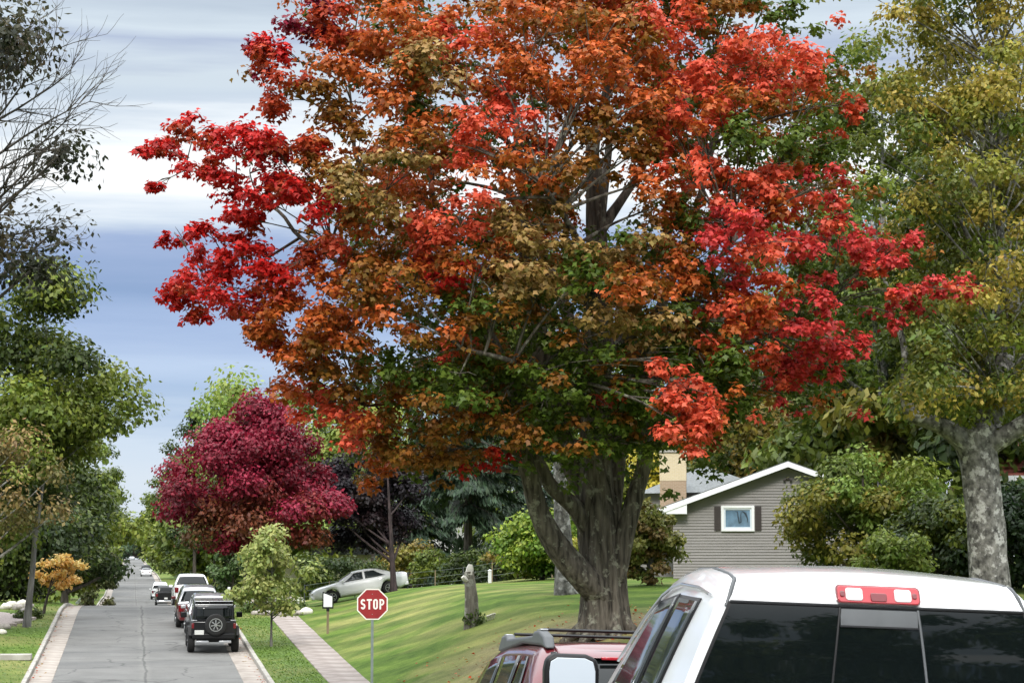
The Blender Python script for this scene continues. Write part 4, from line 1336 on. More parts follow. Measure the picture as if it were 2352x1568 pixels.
def wheel(root, x, y, r, wdt, rimr=0.62, rim=ALU, side=1, spokes=7, axis='X', name='wheel'):
    mb = MB()
    h = wdt / 2
    prof = [(r * rimr, -h * .9), (r * .86, -h), (r * .97, -h * .8), (r, -h * .45), (r, h * .45), (r * .97, h * .8), (r * .86, h), (r * rimr, h * .9)]
    mb.lathe(prof, 28, axis)
    t = mb.build(name, RUBBER, root)
    t.location = (x, y, r)
    rm = MB()
    e = h * .86 * side

    def P3(a, q, d):
        u, v = q * math.cos(a), q * math.sin(a)
        return (e + d * side, u, v) if axis == 'X' else (u, e + d * side, v)
    R_ = r * rimr
    rm.lathe([(R_ * 1.02, e - 0.03 * side), (R_ * 1.02, e + .012 * side), (R_ * .90, e + .012 * side), (R_ * .88, e - .02 * side)], 28, axis)
    for k in range(spokes):
        a = 2 * math.pi * k / spokes + math.pi / 2
        vs_ = [P3(a - .20, R_ * .22, .02), P3(a + .20, R_ * .22, .02), P3(a + .13, R_ * .93, .0), P3(a - .13, R_ * .93, .0)]
        vs_ += [P3(a - .20, R_ * .22, -.02), P3(a + .20, R_ * .22, -.02), P3(a + .13, R_ * .93, -.03), P3(a - .13, R_ * .93, -.03)]
        rm.add(vs_, [(0, 1, 2, 3), (7, 6, 5, 4), (0, 4, 5, 1), (1, 5, 6, 2), (2, 6, 7, 3), (3, 7, 4, 0)])
    rm.lathe([(R_ * .26, e - .02 * side), (R_ * .24, e + .03 * side)], 16, axis)
    rm.build('rim', rim, t)
    return t


def car(name, label, cat, loc, rot, S, group=None):
    """y runs from the tail (0) to the nose (L)"""
    L_, hw = S['L'], S['W'] / 2
    root = thing(name, label, cat, loc, 0, group, rot)
    body = S['paint']
    ys = np.linspace(0, L_, 73)
    topz = sinterp(ys, S['belt'], 0.05)
    plan = sinterp(ys, [(0, .84), (.25, .94), (.8, 1), (L_ - 1.0, 1), (L_ - .35, .93), (L_, .74)], 0.04) * hw
    lowz = np.full_like(ys, S.get('sill', 0.24))
    lowz = np.maximum(lowz, sinterp(ys, [(0, .42), (.35, S.get('sill', .24)), (L_ - .4, S.get('sill', .24)), (L_, .34)], .03))
    for yw in S['wheels']:
        ra = S['wr'] * 1.17
        dz = ra ** 2 - (ys - yw) ** 2
        lowz = np.where(dz > 0, np.maximum(lowz, S['wr'] + np.sqrt(np.maximum(dz, 0)) - 0.0), lowz)
    fr = [(.86, 0), (.97, .12), (1.0, .35), (1.0, .62), (.965, .9), (.90, .985), (.60, 1.0), (0, 1.0)]
    mb = MB()
    sec = []
    for i, y in enumerate(ys):
        row = []
        h = max(0.02, topz[i] - lowz[i])
        for fx, fz in fr:
            cr = S.get('crown', 0.03) * (1 - fx ** 2) if fz == 1.0 else 0
            row.append((plan[i] * fx, y, lowz[i] + h * fz + cr))
        full = [(-a, b_, c) for a, b_, c in row[:-1]] + [row[-1]] + [p_ for p_ in reversed(row[:-1])]
        sec.append(full)
    n = len(sec[0])
    for rw in sec: mb.v.extend(rw)
    for i in range(len(sec) - 1):
        for k in range(n - 1):
            a = i * n + k
            mb.f.append((a, a + 1, a + n + 1, a + n))
        mb.f.append((i * n + n - 1, i * n, (i + 1) * n, (i + 1) * n + n - 1))
    mb.f.append(tuple(range(n))); mb.f.append(tuple(reversed(range((len(sec) - 1) * n, len(sec) * n))))
    mb.build('body', body, root, angle=50)
    # cabin
    ry0, ry1 = S['roof'][0][0], S['roof'][-1][0]
    rs = np.linspace(ry0, ry1, 61)
    rz_ = np.interp(rs, [p_[0] for p_ in S['roof']], [p_[1] for p_ in S['roof']])
    rz_ = np.convolve(np.pad(rz_, 1, 'edge'), [.25, .5, .25], 'valid')
    bz = np.interp(rs, ys, topz) - 0.02
    wb, wt = hw * S.get('wb', .90), hw * S.get('wt', .66)
    Hm = max(rz_) - np.mean(bz)

    def side_x(z, y):
        b_ = float(np.interp(y, rs, bz))
        return wb + (wt - wb) * max(0, (z - b_)) / Hm

    mb = MB(); sec = []
    for y, zt, b_ in zip(rs, rz_, bz):
        h = max(0.015, zt - b_)
        row = []
        for f in (0, .3, .6, .86):
            row.append((side_x(b_ + h * f, y), y, b_ + h * f))
        xt = side_x(b_ + h, y)
        row.append((xt - .035, y, b_ + h * .97)); row.append((xt - .10, y, b_ + h + .0))
        row.append((xt * .5, y, b_ + h + .022)); row.append((0, y, b_ + h + .03))
        sec.append([(-a, c, d) for a, c, d in row[:-1]] + [row[-1]] + list(reversed(row[:-1])))
    n = len(sec[0])
    for rw in sec: mb.v.extend(rw)
    for i in range(len(sec) - 1):
        for k in range(n - 1):
            a = i * n + k
            mb.f.append((a, a + 1, a + n + 1, a + n))
    mb.f.append(tuple(range(n))); mb.f.append(tuple(reversed(range((len(sec) - 1) * n, len(sec) * n))))
    mb.build('cabin', S.get('cabin_paint', body), root, angle=40)
    # side windows: (rear bottom, front bottom, front top, rear top) along the car
    for wdw in S['windows']:
        yb0, yb1, yt1, yt0 = wdw[:4]
        f0, f1 = (wdw[4:6] if len(wdw) > 4 else (.06, .84))
        for s in (-1, 1):
            def fn(u, v, s=s):
                y = (yb0 + (yb1 - yb0) * u) * (1 - v) + (yt0 + (yt1 - yt0) * u) * v
                b_ = float(np.interp(y, rs, bz)); zt = float(np.interp(y, rs, rz_))
                zmax = float(np.interp((yt0 + yt1) / 2, rs, rz_))
                z = b_ + (min(zmax, zt + .0) - b_) * (f0 + (f1 - f0) * v)
                return (s * (side_x(z, y) + .012), y, z)
            MB().grid(fn, 6, 5).build('window', GLASS2, root, solid=0.006)

    def slope(y0, y1, w0, w1, nm, sgn):
        def fn(u, v):
            y = y0 + (y1 - y0) * v
            zt = float(np.interp(y, rs, rz_)); b_ = float(np.interp(y, rs, bz))
            xt = side_x(zt, y) - .05
            uu = u * 2 - 1
            x = uu * xt * (w0 + (w1 - w0) * v)
            return (x, y + sgn * 0.010, zt + .02 + .022 * (1 - uu * uu) + 0.004)
        MB().grid(fn, 8, 8).build(nm, GLASS if nm == 'rear_window' else GLASS2, root, solid=0.006)
    a, b_ = S['rear_glass']; slope(a, b_, .98, .93, 'rear_window', -1)
    a, b_ = S['windscreen']; slope(b_, a, .98, .93, 'windscreen', 1)
    # wheels
    for yw in S['wheels']:
        for s in (-1, 1):
            wheel(root, s * (hw - .115), yw, S['wr'], .22, side=s, rim=S.get('rim', ALU), spokes=S.get('spokes', 5))
    # lamps, plate, bumpers, mirrors
    zt = float(np.interp(0.02, ys, topz))
    tl = S.get('tail', (.62, .16, .22))
    for s in (-1, 1):
        MB().box((s * hw * tl[0], .035, zt - tl[2]), (hw * .20, .14, tl[1] * .8)).build('tail_lamp', REDD2, root, bevel=.02)
        MB().box((s * hw * .60, L_ - .06, float(np.interp(L_ - .1, ys, topz)) - .12), (hw * .34, .16, .12)).build('headlamp', CLEARL, root, bevel=.02)
        yb = S['windows'][-1][1] - 0.03 if 'mirror_y' not in S else S['mirror_y']
        bzz = float(np.interp(yb, ys, topz))
        MB().box((s * (hw + .06), yb, bzz + .07), (.2, .1, .13)).build('wing_mirror', S.get('mirror_mat', body), root, bevel=.03)
    MB().box((0, -.012, S.get('plate_z', zt - .36)), (.31, .02, .155)).build('number_plate', PLATE, root, bevel=.004)
    MB().box((0, .09, .42), (hw * 1.72, .22, .2)).build('bumper', S.get('bumper', body), root, bevel=.05)
    MB().box((0, L_ - .1, .40), (hw * 1.6, .26, .2)).build('bumper', S.get('bumper', body), root, bevel=.05)
    MB().box((0, L_ / 2, .26), (hw * 1.5, L_ * .8, .1)).build('underbody', TRIM, root)
    return root


SEDAN = dict(L=4.85, W=1.83, belt=[(0, .92), (.1, .98), (.75, 1.02), (1.6, .96), (3.1, .95), (3.6, .94), (4.45, .83), (4.74, .74), (4.85, .58)],
             roof=[(.55, 1.00), (1.35, 1.32), (1.75, 1.385), (2.3, 1.40), (2.7, 1.365), (3.6, .92)], rear_glass=(.70, 1.40), windscreen=(3.45, 2.72),
             windows=[(1.15, 1.98, 1.98, 1.62), (2.06, 3.20, 2.62, 2.06)], wheels=(.98, 3.85), wr=.325, wb=.90, wt=.64, spokes=5, paint=WHITE)
SUV = dict(L=4.6, W=1.86, belt=[(0, .96), (.08, 1.02), (3.3, 1.02), (3.5, 1.0), (4.4, .86), (4.55, .74), (4.6, .6)],
           roof=[(.02, 1.0), (.30, 1.52), (.55, 1.64), (1.4, 1.70), (2.3, 1.68), (2.6, 1.62), (3.5, 1.0)], rear_glass=(.06, .30), windscreen=(3.35, 2.66),
           windows=[(.55, 1.05, 1.05, .75), (1.12, 1.95, 1.95, 1.12), (2.03, 3.05, 2.50, 2.03)], wheels=(.85, 3.6), wr=.36, sill=.3, wb=.93, wt=.68, paint=WHITE, tail=(.80, .34, .16), plate_z=.78)


def on_road(x, y, rev=False):
    z0, z1 = float(RD(x, y)), float(RD(x, y + 4.4))
    return (x, y, float(RD(x, y + 0.2)) + .0), (math.atan2(z1 - z0, 4.4), 0, 0)


# ---- parked row
PR = 3.0
loc, rot = on_road(3.02, 85.9)
car('car', 'silver estate car with white roof sheen, its tail hidden behind the black off-roader', 'car', loc, rot, dict(SUV, paint=SILVER, W=1.84))
loc, rot = on_road(2.75, 91.9)
car('car', 'dark red estate car parked second ahead of the black off-roader', 'car', loc, rot, dict(SUV, paint=REDD, cabin_paint=SILVER))  # silver cabin paints the pale sheen on a dark red roof
loc, rot = on_road(3.10, 116.5)
car('car', 'tall white estate car parked at the crest, dark glass and red tail lamps', 'car', loc, rot, dict(SUV, W=1.96, L=4.8))
b = at(336, 1319, 372)
loc, rot = on_road(b.x, 372)
car('car', 'small white car parked far up the second slope', 'car', loc, rot, dict(SEDAN))
loc, rot = on_road(b.x + .05, 392)
car('car', 'dark car parked just ahead of the small far white one', 'car', loc, rot, dict(SUV, paint=BLACKP))
b = at(368, 1360, 243)
loc, rot = on_road(b.x, 243)
car('car', 'white van-like car ahead of the black pickup in the dip', 'van', loc, rot, dict(SUV, W=2.0, roof=[(.02, 1.0), (.12, 1.6), (.3, 1.85), (1.4, 1.92), (2.9, 1.86), (3.6, 1.0)], rear_glass=(.04, .12),
    windscreen=(3.5, 2.95), windows=[(.4, 1.3, 1.3, .5), (1.4, 2.2, 2.2, 1.4), (2.3, 3.2, 2.8, 2.3)]))
b = at(303, 1288, 820)
loc, rot = on_road(b.x, 820)
car('car', 'tiny pale car at the head of the street', 'car', loc, (rot[0], 0, 0), dict(SEDAN))

# black pickup in the dip
b = at(381, 1388, 212)
loc, rot = on_road(b.x, 212)
pk = car('pickup_truck', 'black pickup parked in the dip of the street, tailgate towards us', 'pickup', loc, rot,
         dict(L=5.6, W=2.0, belt=[(0, 1.22), (2.0, 1.22), (2.1, 1.24), (4.2, 1.22), (4.4, 1.18), (5.5, 1.08), (5.6, .8)], roof=[(1.95, 1.22), (2.1, 1.7), (2.3, 1.82), (3.2, 1.85), (3.5, 1.78), (4.3, 1.2)],
              rear_glass=(1.98, 2.1), windscreen=(4.2, 3.55), windows=[(2.2, 2.8, 2.8, 2.25), (2.9, 3.8, 3.35, 2.9)], wheels=(1.1, 4.6), wr=.4, sill=.42, wb=.92, wt=.72, paint=BLACKP, bumper=CHROME, plate_z=.72, tail=(.86, .36, .2)))
MB().box((0, 1.0, 1.225), (1.6, 1.75, .04)).build('bed_cover', TRIM, pk, bevel=.01)


# ---- white coupe on the lawn, nose to the street
pf, pr = at(735, 1376, 109.6), at(930, 1350, 110.8)
zf = 0.0
ang = R(7.6)
cx = at(718, 1370, 110.0).x
L2 = 4.85
tailx = cx + L2 * math.cos(ang)
root = car('car', 'white coupe standing on the sloping lawn, nose towards the street', 'car', (0, 0, 0), (0, 0, 0),
           dict(SEDAN, windows=[(1.05, 2.10, 2.10, 1.62), (2.20, 3.26, 2.62, 2.20)]))
root.rotation_mode = 'XYZ'
zn, ztl = g(cx + .9, 110.2), g(cx + 3.85, 110.2)
sl = math.atan2(ztl - zn, 2.95)
# car +y (nose) -> world -x ; tail up the slope
Mz = Matrix.Rotation(R(90), 3, 'Z')
Mp = Matrix.Rotation(sl, 3, 'Y').inverted()
root.rotation_euler = (Matrix.Rotation(-sl, 3, 'Y') @ Mz).to_euler()
root.location = (cx + L2 * math.cos(sl), 110.2, zn + (L2 - .9) * math.sin(sl) + 0.0)


# ---- black off-roader with spare wheel
def offroader():
    loc, rot = on_road(2.93, 80.0)
    r = thing('off_roader', 'black boxy off-roader with a spare wheel on its tailgate, parked by the right kerb', 'car', loc, 0, None, rot)
    B = BLACKP
    hw = .80
    MB().prism([(0, .62), (0, 1.14), (2.75, 1.16), (4.05, 1.12), (4.1, .70), (3.6, .55), (.5, .55)], 1.6, lambda u, v, w: (w - .8, u, v)).build('body', B, r, bevel=.04)
    MB().prism([(0.02, 1.14), (.10, 1.72), (.3, 1.80), (2.0, 1.84), (2.15, 1.80), (2.62, 1.16)], 1.5, lambda u, v, w: ((w - .75) * (1 - .10 * (v - 1.14)), u, v)).build('hard_top', B, r, bevel=.05)
    MB().box((0, 1.05, 1.845), (1.36, 1.9, .03)).build('roof_panel', SILVER, r, bevel=.012)  # silver sheet painting the white reflection on the black hard top
    MB().box((0, .115, 1.725), (1.36, .03, .05)).build('gutter_trim', SILVER, r, bevel=.01)  # silver strip painting the bright reflection along the roof edge
    MB().grid(lambda u, v: ((u - .5) * (1.28 - .06 * v), .012 + .07 * v, 1.22 + .46 * v), 4, 4).build('rear_window', GLASS, r, solid=.012)
    for s in (-1, 1):
        for (y0, y1) in ((.25, .95), (1.05, 1.65), (1.75, 2.45)):
            yt = y1 if y1 < 2 else 2.15
            MB().grid(lambda u, v, s=s: (s * (.755 - .045 * v), (y0 + .03 * v + (y1 - y0) * u) * (1 - v) + (y0 + .05 + (yt - y0 - .06) * u) * v, 1.2 + .5 * v), 4, 4).build('window', GLASS2, r, solid=.012)
        MB().box((s * .745, .03, .98), (.10, .07, .2)).build('tail_lamp', REDD2, r, bevel=.015)
        MB().box((s * .70, -.012, 1.175), (.2, .02, .035)).build('hinge', SILVER, r, bevel=.005)
        for yw, e in ((.62, .52), (3.2, .55)):
            MB().prism([(yw - e, .62), (yw - e * .72, .93), (yw + e * .72, .93), (yw + e, .62), (yw + e * .8, .62), (yw + e * .6, .86), (yw - e * .6, .86), (yw - e * .8, .62)],
                       .16, lambda u, v, w, s=s: (s * (.76 + w), u, v)).build('fender_flare', TRIM, r, bevel=.02)
            wheel(r, s * .79, yw, .40, .26, rim=DALU, side=s, spokes=7)
        MB().box((s * 1.02, 2.42, 1.22), (.22, .1, .2)).build('wing_mirror', TRIM, r, bevel=.03)
        MB().box((s * .40, -.19, .42), (.44, .05, .09), None).build('exhaust_guard', SILVER, r, bevel=.015)
    MB().box((0, -.08, .62), (1.52, .2, .20)).build('bumper', TRIM, r, bevel=.04)
    MB().box((0, .1, .48), (1.2, .3, .16)).build('underbody', TRIM, r, bevel=.04)
    MB().box((-.52, -.19, .76), (.33, .02, .16)).build('number_plate', PLATE, r, bevel=.004)
    sp = wheel(r, 0.06, -.16, .385, .24, rimr=.60, rim=ALU, side=-1, spokes=7, axis='Y', name='spare_wheel')
    sp.location = (.06, -.155, 1.03)
    return r


offroader()


# ---- red estate car with roof rails, ahead of the white pickup
SX, SY = 3.62, 15.55
sz0 = float(RD(SX, SY + 1)); sz1 = float(RD(SX, SY + 4))
sroll = math.atan2(float(RD(SX + .7, SY + 2)) - float(RD(SX - .7, SY + 2)), 1.4)
sub = dict(L=4.8, W=1.86, belt=[(0, .98), (.06, 1.04), (1.2, 1.04), (3.3, 1.0), (3.55, .98), (4.5, .86), (4.74, .74), (4.8, .58)],
           roof=[(.06, 1.02), (.30, 1.36), (.50, 1.535), (.62, 1.585), (1.2, 1.61), (2.1, 1.625), (2.55, 1.60), (2.8, 1.55), (3.65, .98)], rear_glass=(.12, .47), windscreen=(3.45, 2.84),
           windows=[(.62, 1.10, 1.04, .80), (1.16, 1.98, 1.98, 1.16), (2.06, 3.20, 2.62, 2.06)], wheels=(1.0, 3.75), wr=.36, sill=.3, wb=.93, wt=.70, paint=REDP, tail=(.80, .3, .16), plate_z=.82, bumper=GREYTRIM)
S_ = car('car', 'dark red estate car with grey roof rails parked ahead of the white pickup', 'car', (SX, SY, float(RD(SX, SY)) + .02), (math.atan2(sz1 - sz0, 3), -sroll, 0), sub)
for s in (-1, 1):
    ra = MB()
    ra.prism([(.52, 1.555), (.60, 1.655), (.80, 1.70), (1.0, 1.70), (1.06, 1.668), (2.2, 1.672), (2.26, 1.705), (2.46, 1.70), (2.66, 1.58), (2.5, 1.57), (1.5, 1.615), (.7, 1.58)],
             .085, lambda u, v, w, s=s: (s * (.555 + w), u, v))
    rail = ra.build('roof_rail', GREYTRIM, S_, bevel=.022, segs=3)
    MB().box((s * .595, .86, 1.705), (.06, .16, .012)).build('rail_inlay', SILVER, rail, bevel=.004)
    MB().box((s * .595, 2.38, 1.706), (.06, .12, .012)).build('rail_inlay', SILVER, rail, bevel=.004)
for yb in (1.0, 2.3):
    MB().prism([(-.035, 0), (-.02, .012), (.02, .012), (.035, 0), (.02, -.012), (-.02, -.012)], 1.12, lambda u, v, w, yb=yb: (w - .56, yb + u, 1.712 + v)).build('cross_bar', TRIM, S_, bevel=.004)
MB().prism([(.74, 1.60), (.80, 1.675), (.83, 1.68), (.95, 1.605)], .05, lambda u, v, w: (w + .17, u, v)).build('antenna_fin', TRIM, S_, bevel=.012)
MB().prism([(.34, 1.49), (.40, 1.535), (.70, 1.60), (.70, 1.57), (.5, 1.52)], 1.12, lambda u, v, w: (w - .56, u, v)).build('spoiler', REDP, S_, bevel=.012)
MB().box((0, .32, 1.49), (.5, .03, .022)).build('brake_lamp', REDL, S_, bevel=.004)


# ---- white pickup
def pickup():
    X0, Y0 = 3.135, 9.2
    roll = math.atan2(float(RD(X0 + .8, 11)) - float(RD(X0 - .8, 11)), 1.6)
    r = thing('pickup_truck', 'white pickup with dark tinted rear glass and a red brake lamp on its roof edge', 'pickup', (X0, Y0, float(RD(X0, 10.5)) + .012), 0, None, (0, -roll, R(-5)))
    st_y = [-.02, -.01, .006, .028, .042, .055, .08, .13, .24, .45, .7, 1.0, 1.25, 1.42, 1.55, 1.7, 1.9, 2.1, 2.3]
    st_z = [1.28, 1.44, 1.60, 1.735, 1.79, 1.832, 1.868, 1.893, 1.908, 1.922, 1.937, 1.935, 1.915, 1.885, 1.83, 1.74, 1.60, 1.45, 1.29]

    def hwz(z):
        t = (z - 1.28)
        return .925 - .36 * t - .10 * t * t

    def plan(y):                                   # cab narrows a little at the tail
        return 1.0 - .03 * max(0, (.6 - y) / .6) - .03 * max(0, (y - 1.2) / 1.0)
    sec = []
    for y, z in zip(st_y, st_z):
        row = []
        h = z - 1.27
        zz = [1.27 + h * f for f in (0, .2, .4, .6, .78)]
        ze = z - .055 * min(1, h / .3)                  # shoulder where side turns into roof
        for q in zz:
            row.append((hwz(min(q, ze)) * plan(y), y, min(q, ze)))
        xe = hwz(ze) * plan(y)
        k = min(1, h / .3)
        for a, b_ in ((.012, .022), (.035, .040), (.07, .051), (.12, .056)):
            row.append((xe - a * k, y, ze + b_ * k))
        row.append(((xe - .12 * k) * .5, y, ze + .056 * k + .018 * k)); row.append((0, y, ze + .056 * k + .025 * k))
        sec.append([(-a, c, d) for a, c, d in row[:-1]] + [row[-1]] + list(reversed(row[:-1])))
    mb = MB(); n = len(sec[0])
    for rw in sec: mb.v.extend(rw)
    for i in range(len(sec) - 1):
        for k in range(n - 1):
            a = i * n + k
            mb.f.append((a, a + 1, a + n + 1, a + n))
    mb.f.append(tuple(range(n))); mb.f.append(tuple(reversed(range((len(sec) - 1) * n, len(sec) * n))))
    cabin = mb.build('cabin', WHITE, r, angle=50)

    def back_y(z):
        return float(np.interp(z, st_z[:9], st_y[:9]))

    def back(x, z, o=0.0):                            # a point on the tail of the cabin
        bulge = .035 * (1 - (x / .8) ** 2)
        return (x, back_y(z) - bulge - o, z)

    # header panel above the glass follows the bulge
    def hdr(u, v):
        z = 1.782 + .105 * v
        xm = hwz(min(z, 1.80)) * plan(0) - .035 - .05 * v
        x = (2 * u - 1) * xm
        y = back_y(min(z, 1.868)) + .05 * max(0, (z - 1.868) / .02) - .030 * (1 - (x / .8) ** 2) * (1 - v * .5)
        return (x, y - .004, z + .016 * (1 - (x / .75) ** 2) * v)
    MB().grid(hdr, 24, 8).build('roof_header', WHITE, r, angle=60)
    zt, zb = 1.786, 1.30

    def xm(z): return hwz(z) * plan(0) - .055
    MB().grid(lambda u, v: back((2 * u - 1) * (xm(zb + (zt - zb) * v) + .015), zb + (zt - zb) * v, .006), 24, 10).build('window_surround', TRIM, r)
    # three panes, the middle one slides
    for nm, u0, u1, z0, z1, o in (('window_pane', -1, -.272, zb + .01, zt - .012, .011), ('window_pane', .272, 1, zb + .01, zt - .012, .011), ('sliding_pane', -.262, .262, zb + .01, zt - .012, .009)):
        def fn(u, v, u0=u0, u1=u1, z0=z0, z1=z1, o=o):
            z = z0 + (z1 - z0) * v
            return back((u0 + (u1 - u0) * u) * xm(z), z, o)
        MB().grid(fn, 12, 10).build(nm, GLASS, r)
    for x in (-.267, .267):
        MB().tube([back(x * xm(z), z, .012) for z in np.linspace(zb, zt - .01, 7)], .006, 6).build('pane_divider', GREYTRIM if x > 0 else TRIM, r)
    MB().grid(lambda u, v: back((2 * u - 1) * .255 * xm(1.72), zt - .085 + .07 * v, .0125), 8, 3).build('header_band', GREYTRIM, r)  # grey strip painting the reflection across the top of the sliding pane
    MB().tube([back((2 * u - 1) * .255 * xm(1.7), zt - .09, .0135) for u in np.linspace(0, 1, 9)], .004, 6).build('slider_rail', TRIM, r)
    MB().tube([back((2 * u - 1) * .25 * xm(1.4), 1.37, .0125) for u in np.linspace(0, 1, 9)], .006, 6).build('slider_rail', GREYTRIM, r)
    MB().tube([back((2 * u - 1) * (xm(zt) + .01), zt - .002, .008) for u in np.linspace(0, 1, 21)], .007, 6).build('window_seal', TRIM, r)
    # roof ditch strips that run down to the corners of the glass
    for s in (-1, 1):
        xe = (hwz(1.80) * plan(0) - .035)
        pts = [(s * (xe + .012), .030, 1.765), (s * (xe - .002), .038, 1.80), (s * (xe - .016), .056, 1.845), (s * (xe - .035), .10, 1.884), (s * (xe - .045), .28, 1.902),
               (s * (xe - .045), .6, 1.925), (s * (xe - .05), 1.1, 1.924), (s * (xe - .06), 1.42, 1.885)]
        MB().tube(pts, .009, 8).build('roof_strip', GREYTRIM, r)
    # brake lamp
    lp = thing('x', None, None)
    bpy.data.objects.remove(lp)

    def lz(x, z, o):
        v = (z - 1.782) / .105
        y = back_y(min(z, 1.868)) + .05 * max(0, (z - 1.868) / .02) - .030 * (1 - (x / .8) ** 2) * (1 - v * .5)
        return (x, y - .004 - o, z + .016 * (1 - (x / .75) ** 2) * v)

    def lens(name, m, x0, x1, z0, z1, o, parent, th=.02):
        rr_ = min((z1 - z0), (x1 - x0)) * .25
        out = []
        for cx_, cz_, a0 in ((x1 - rr_, z1 - rr_, 0), (x0 + rr_, z1 - rr_, 90), (x0 + rr_, z0 + rr_, 180), (x1 - rr_, z0 + rr_, 270)):
            for k in range(5):
                a = R(a0 + k * 22.5)
                out.append((cx_ + rr_ * math.cos(a), cz_ + rr_ * math.sin(a)))
        return MB().prism(out, th, lambda u, v, w: lz(u, v, o - w)).build(name, m, parent, bevel=.003)
    hl = lens('brake_lamp', REDD2, -.187, .187, 1.795, 1.864, .020, r, .03)
    lens('lens', REDL, -.181, .181, 1.799, 1.860, .024, hl, .01)
    for s in (-1, 1):
        lens('clear_lens', CLEARL, s * .108 - .038, s * .108 + .038, 1.806, 1.853, .027, hl, .008)
        lens('lens_stud', REDD2, s * .160 - .010, s * .160 + .010, 1.820, 1.840, .027, hl, .008)
    lens('centre_lens', REDD2, -.036, .036, 1.805, 1.836, .027, hl, .008)
    # side glass
    for s in (-1, 1):
        for nm, yb0, yb1, yt1, yt0, zt0, zt1 in (('rear_door_window', .50, .98, .93, .42, 1.775, 1.785), ('front_door_window', 1.06, 2.02, 1.50, 1.01, 1.79, 1.745)):
            for mat_, g_, o in ((TRIM, .025, .004), (GLASS2, 0.0, .009)):
                def fn(u, v, s=s, g_=g_, o=o):
                    y = (yb0 - g_ + (yb1 - yb0 + 2 * g_) * u) * (1 - v) + (yt0 - g_ + (yt1 - yt0 + 2 * g_) * u) * v
                    z = 1.29 + ((zt0 + (zt1 - zt0) * u) + g_ * .6 - 1.29) * v
                    return (s * (hwz(z) * plan(y) + o), y, z)
                MB().grid(fn, 8, 8).build(nm if mat_ is GLASS2 else 'window_frame', mat_, r, solid=.004)
        MB().tube([(s * (hwz(z - .02) * plan(y) + .008), y, z) for y, z in ((.2, 1.81), (.5, 1.838), (1.0, 1.85), (1.25, 1.83), (1.45, 1.79), (1.7, 1.68), (2.05, 1.44))], .008, 8).build('drip_moulding', SILVER, r)
    # lower cab, bonnet and bed
    def loft(name, secs, m, ang=45):
        b2 = MB(); n2 = len(secs[0])
        for rw in secs: b2.v.extend(rw)
        for i in range(len(secs) - 1):
            for k in range(n2):
                a = i * n2 + k; c = i * n2 + (k + 1) % n2
                b2.f.append((a, c, c + n2, a + n2))
        b2.f.append(tuple(range(n2))); b2.f.append(tuple(reversed(range((len(secs) - 1) * n2, len(secs) * n2))))
        return b2.build(name, m, r, angle=ang)

    def ring(y, hw_, z0, z1, c=.06):
        return [(-hw_ + .05, y, z0), (-hw_, y, z0 + .1), (-hw_, y, (z0 + z1) / 2), (-hw_ + .02, y, z1 - c), (-hw_ + c + .03, y, z1), (0, y, z1 + .015), (hw_ - c - .03, y, z1), (hw_ - .02, y, z1 - c), (hw_, y, (z0 + z1) / 2), (hw_, y, z0 + .1), (hw_ - .05, y, z0)]
    loft('cab', [ring(-.03, .985, .5, 1.27), ring(.3, 1.0, .5, 1.285), ring(1.2, 1.005, .5, 1.285), ring(2.1, 1.0, .5, 1.285), ring(2.35, .99, .5, 1.27), ring(3.3, .96, .5, 1.20), ring(3.75, .90, .5, 1.10), ring(3.82, .86, .55, .95)], WHITE)
    bed = MB()
    for s in (-1, 1): bed.box((s * .95, -1.03, .92), (.10, 1.92, .80))
    bed.box((0, -.1, .92), (1.8, .06, .8)).box((0, -1.03, .62), (1.8, 1.9, .06))
    bed.build('bed', WHITE, r, bevel=.03)
    MB().box((0, -1.99, .94), (1.9, .07, .74)).build('tailgate', WHITE, r, bevel=.03)
    MB().box((0, -2.08, .60), (1.95, .16, .2)).build('bumper', CHROME, r, bevel=.04)
    MB().box((0, 3.86, .62), (1.8, .16, .3)).build('bumper', CHROME, r, bevel=.05)
    MB().box((0, 3.83, .92), (1.1, .08, .26)).build('grille', TRIM, r, bevel=.02)
    MB().box((0, 1.0, .46), (1.3, 5.2, .14)).build('chassis', TRIM, r)
    for s in (-1, 1):
        MB().box((s * .93, -2.0, .98), (.12, .06, .42)).build('tail_lamp', REDL, r, bevel=.015)
        MB().box((s * .74, 3.78, .95), (.3, .12, .22)).build('headlamp', CLEARL, r, bevel=.03)
        for yw in (-.75, 2.85):
            wheel(r, s * .86, yw, .40, .27, rim=ALU, side=s, spokes=5)
        # wing mirror on a two-bar arm
        mr = MB()
        sh = [(-.135, -.16), (-.145, -.1), (-.145, .06), (-.13, .115), (-.08, .135), (.09, .135), (.13, .11), (.14, .05), (.135, -.12), (.11, -.16)]
        mr.prism(sh, .12, lambda u, v, w, s=s: (s * (1.125 + u), 1.86 + w - .05 * abs(u), 1.335 + v))
        hs = mr.build('wing_mirror', TRIM, r, bevel=.02, segs=3)
        gl = MB()
        gl.prism([(a * .84, b_ * .84 + .003) for a, b_ in sh], .006, lambda u, v, w, s=s: (s * (1.125 + u), 1.853 - w + .25 * v - .03, 1.335 + v))
        gl.build('mirror_glass', MIRROR, hs, bevel=.002)
        MB().tube([(s * .98, 1.93, 1.25), (s * 1.05, 1.93, 1.27), (s * 1.1, 1.93, 1.28)], .03, 8).build('mirror_arm', SILVER, hs)
    for s in (-1, 1):                                    # headrests seen as dark shapes
        pass
    return r


pickup()

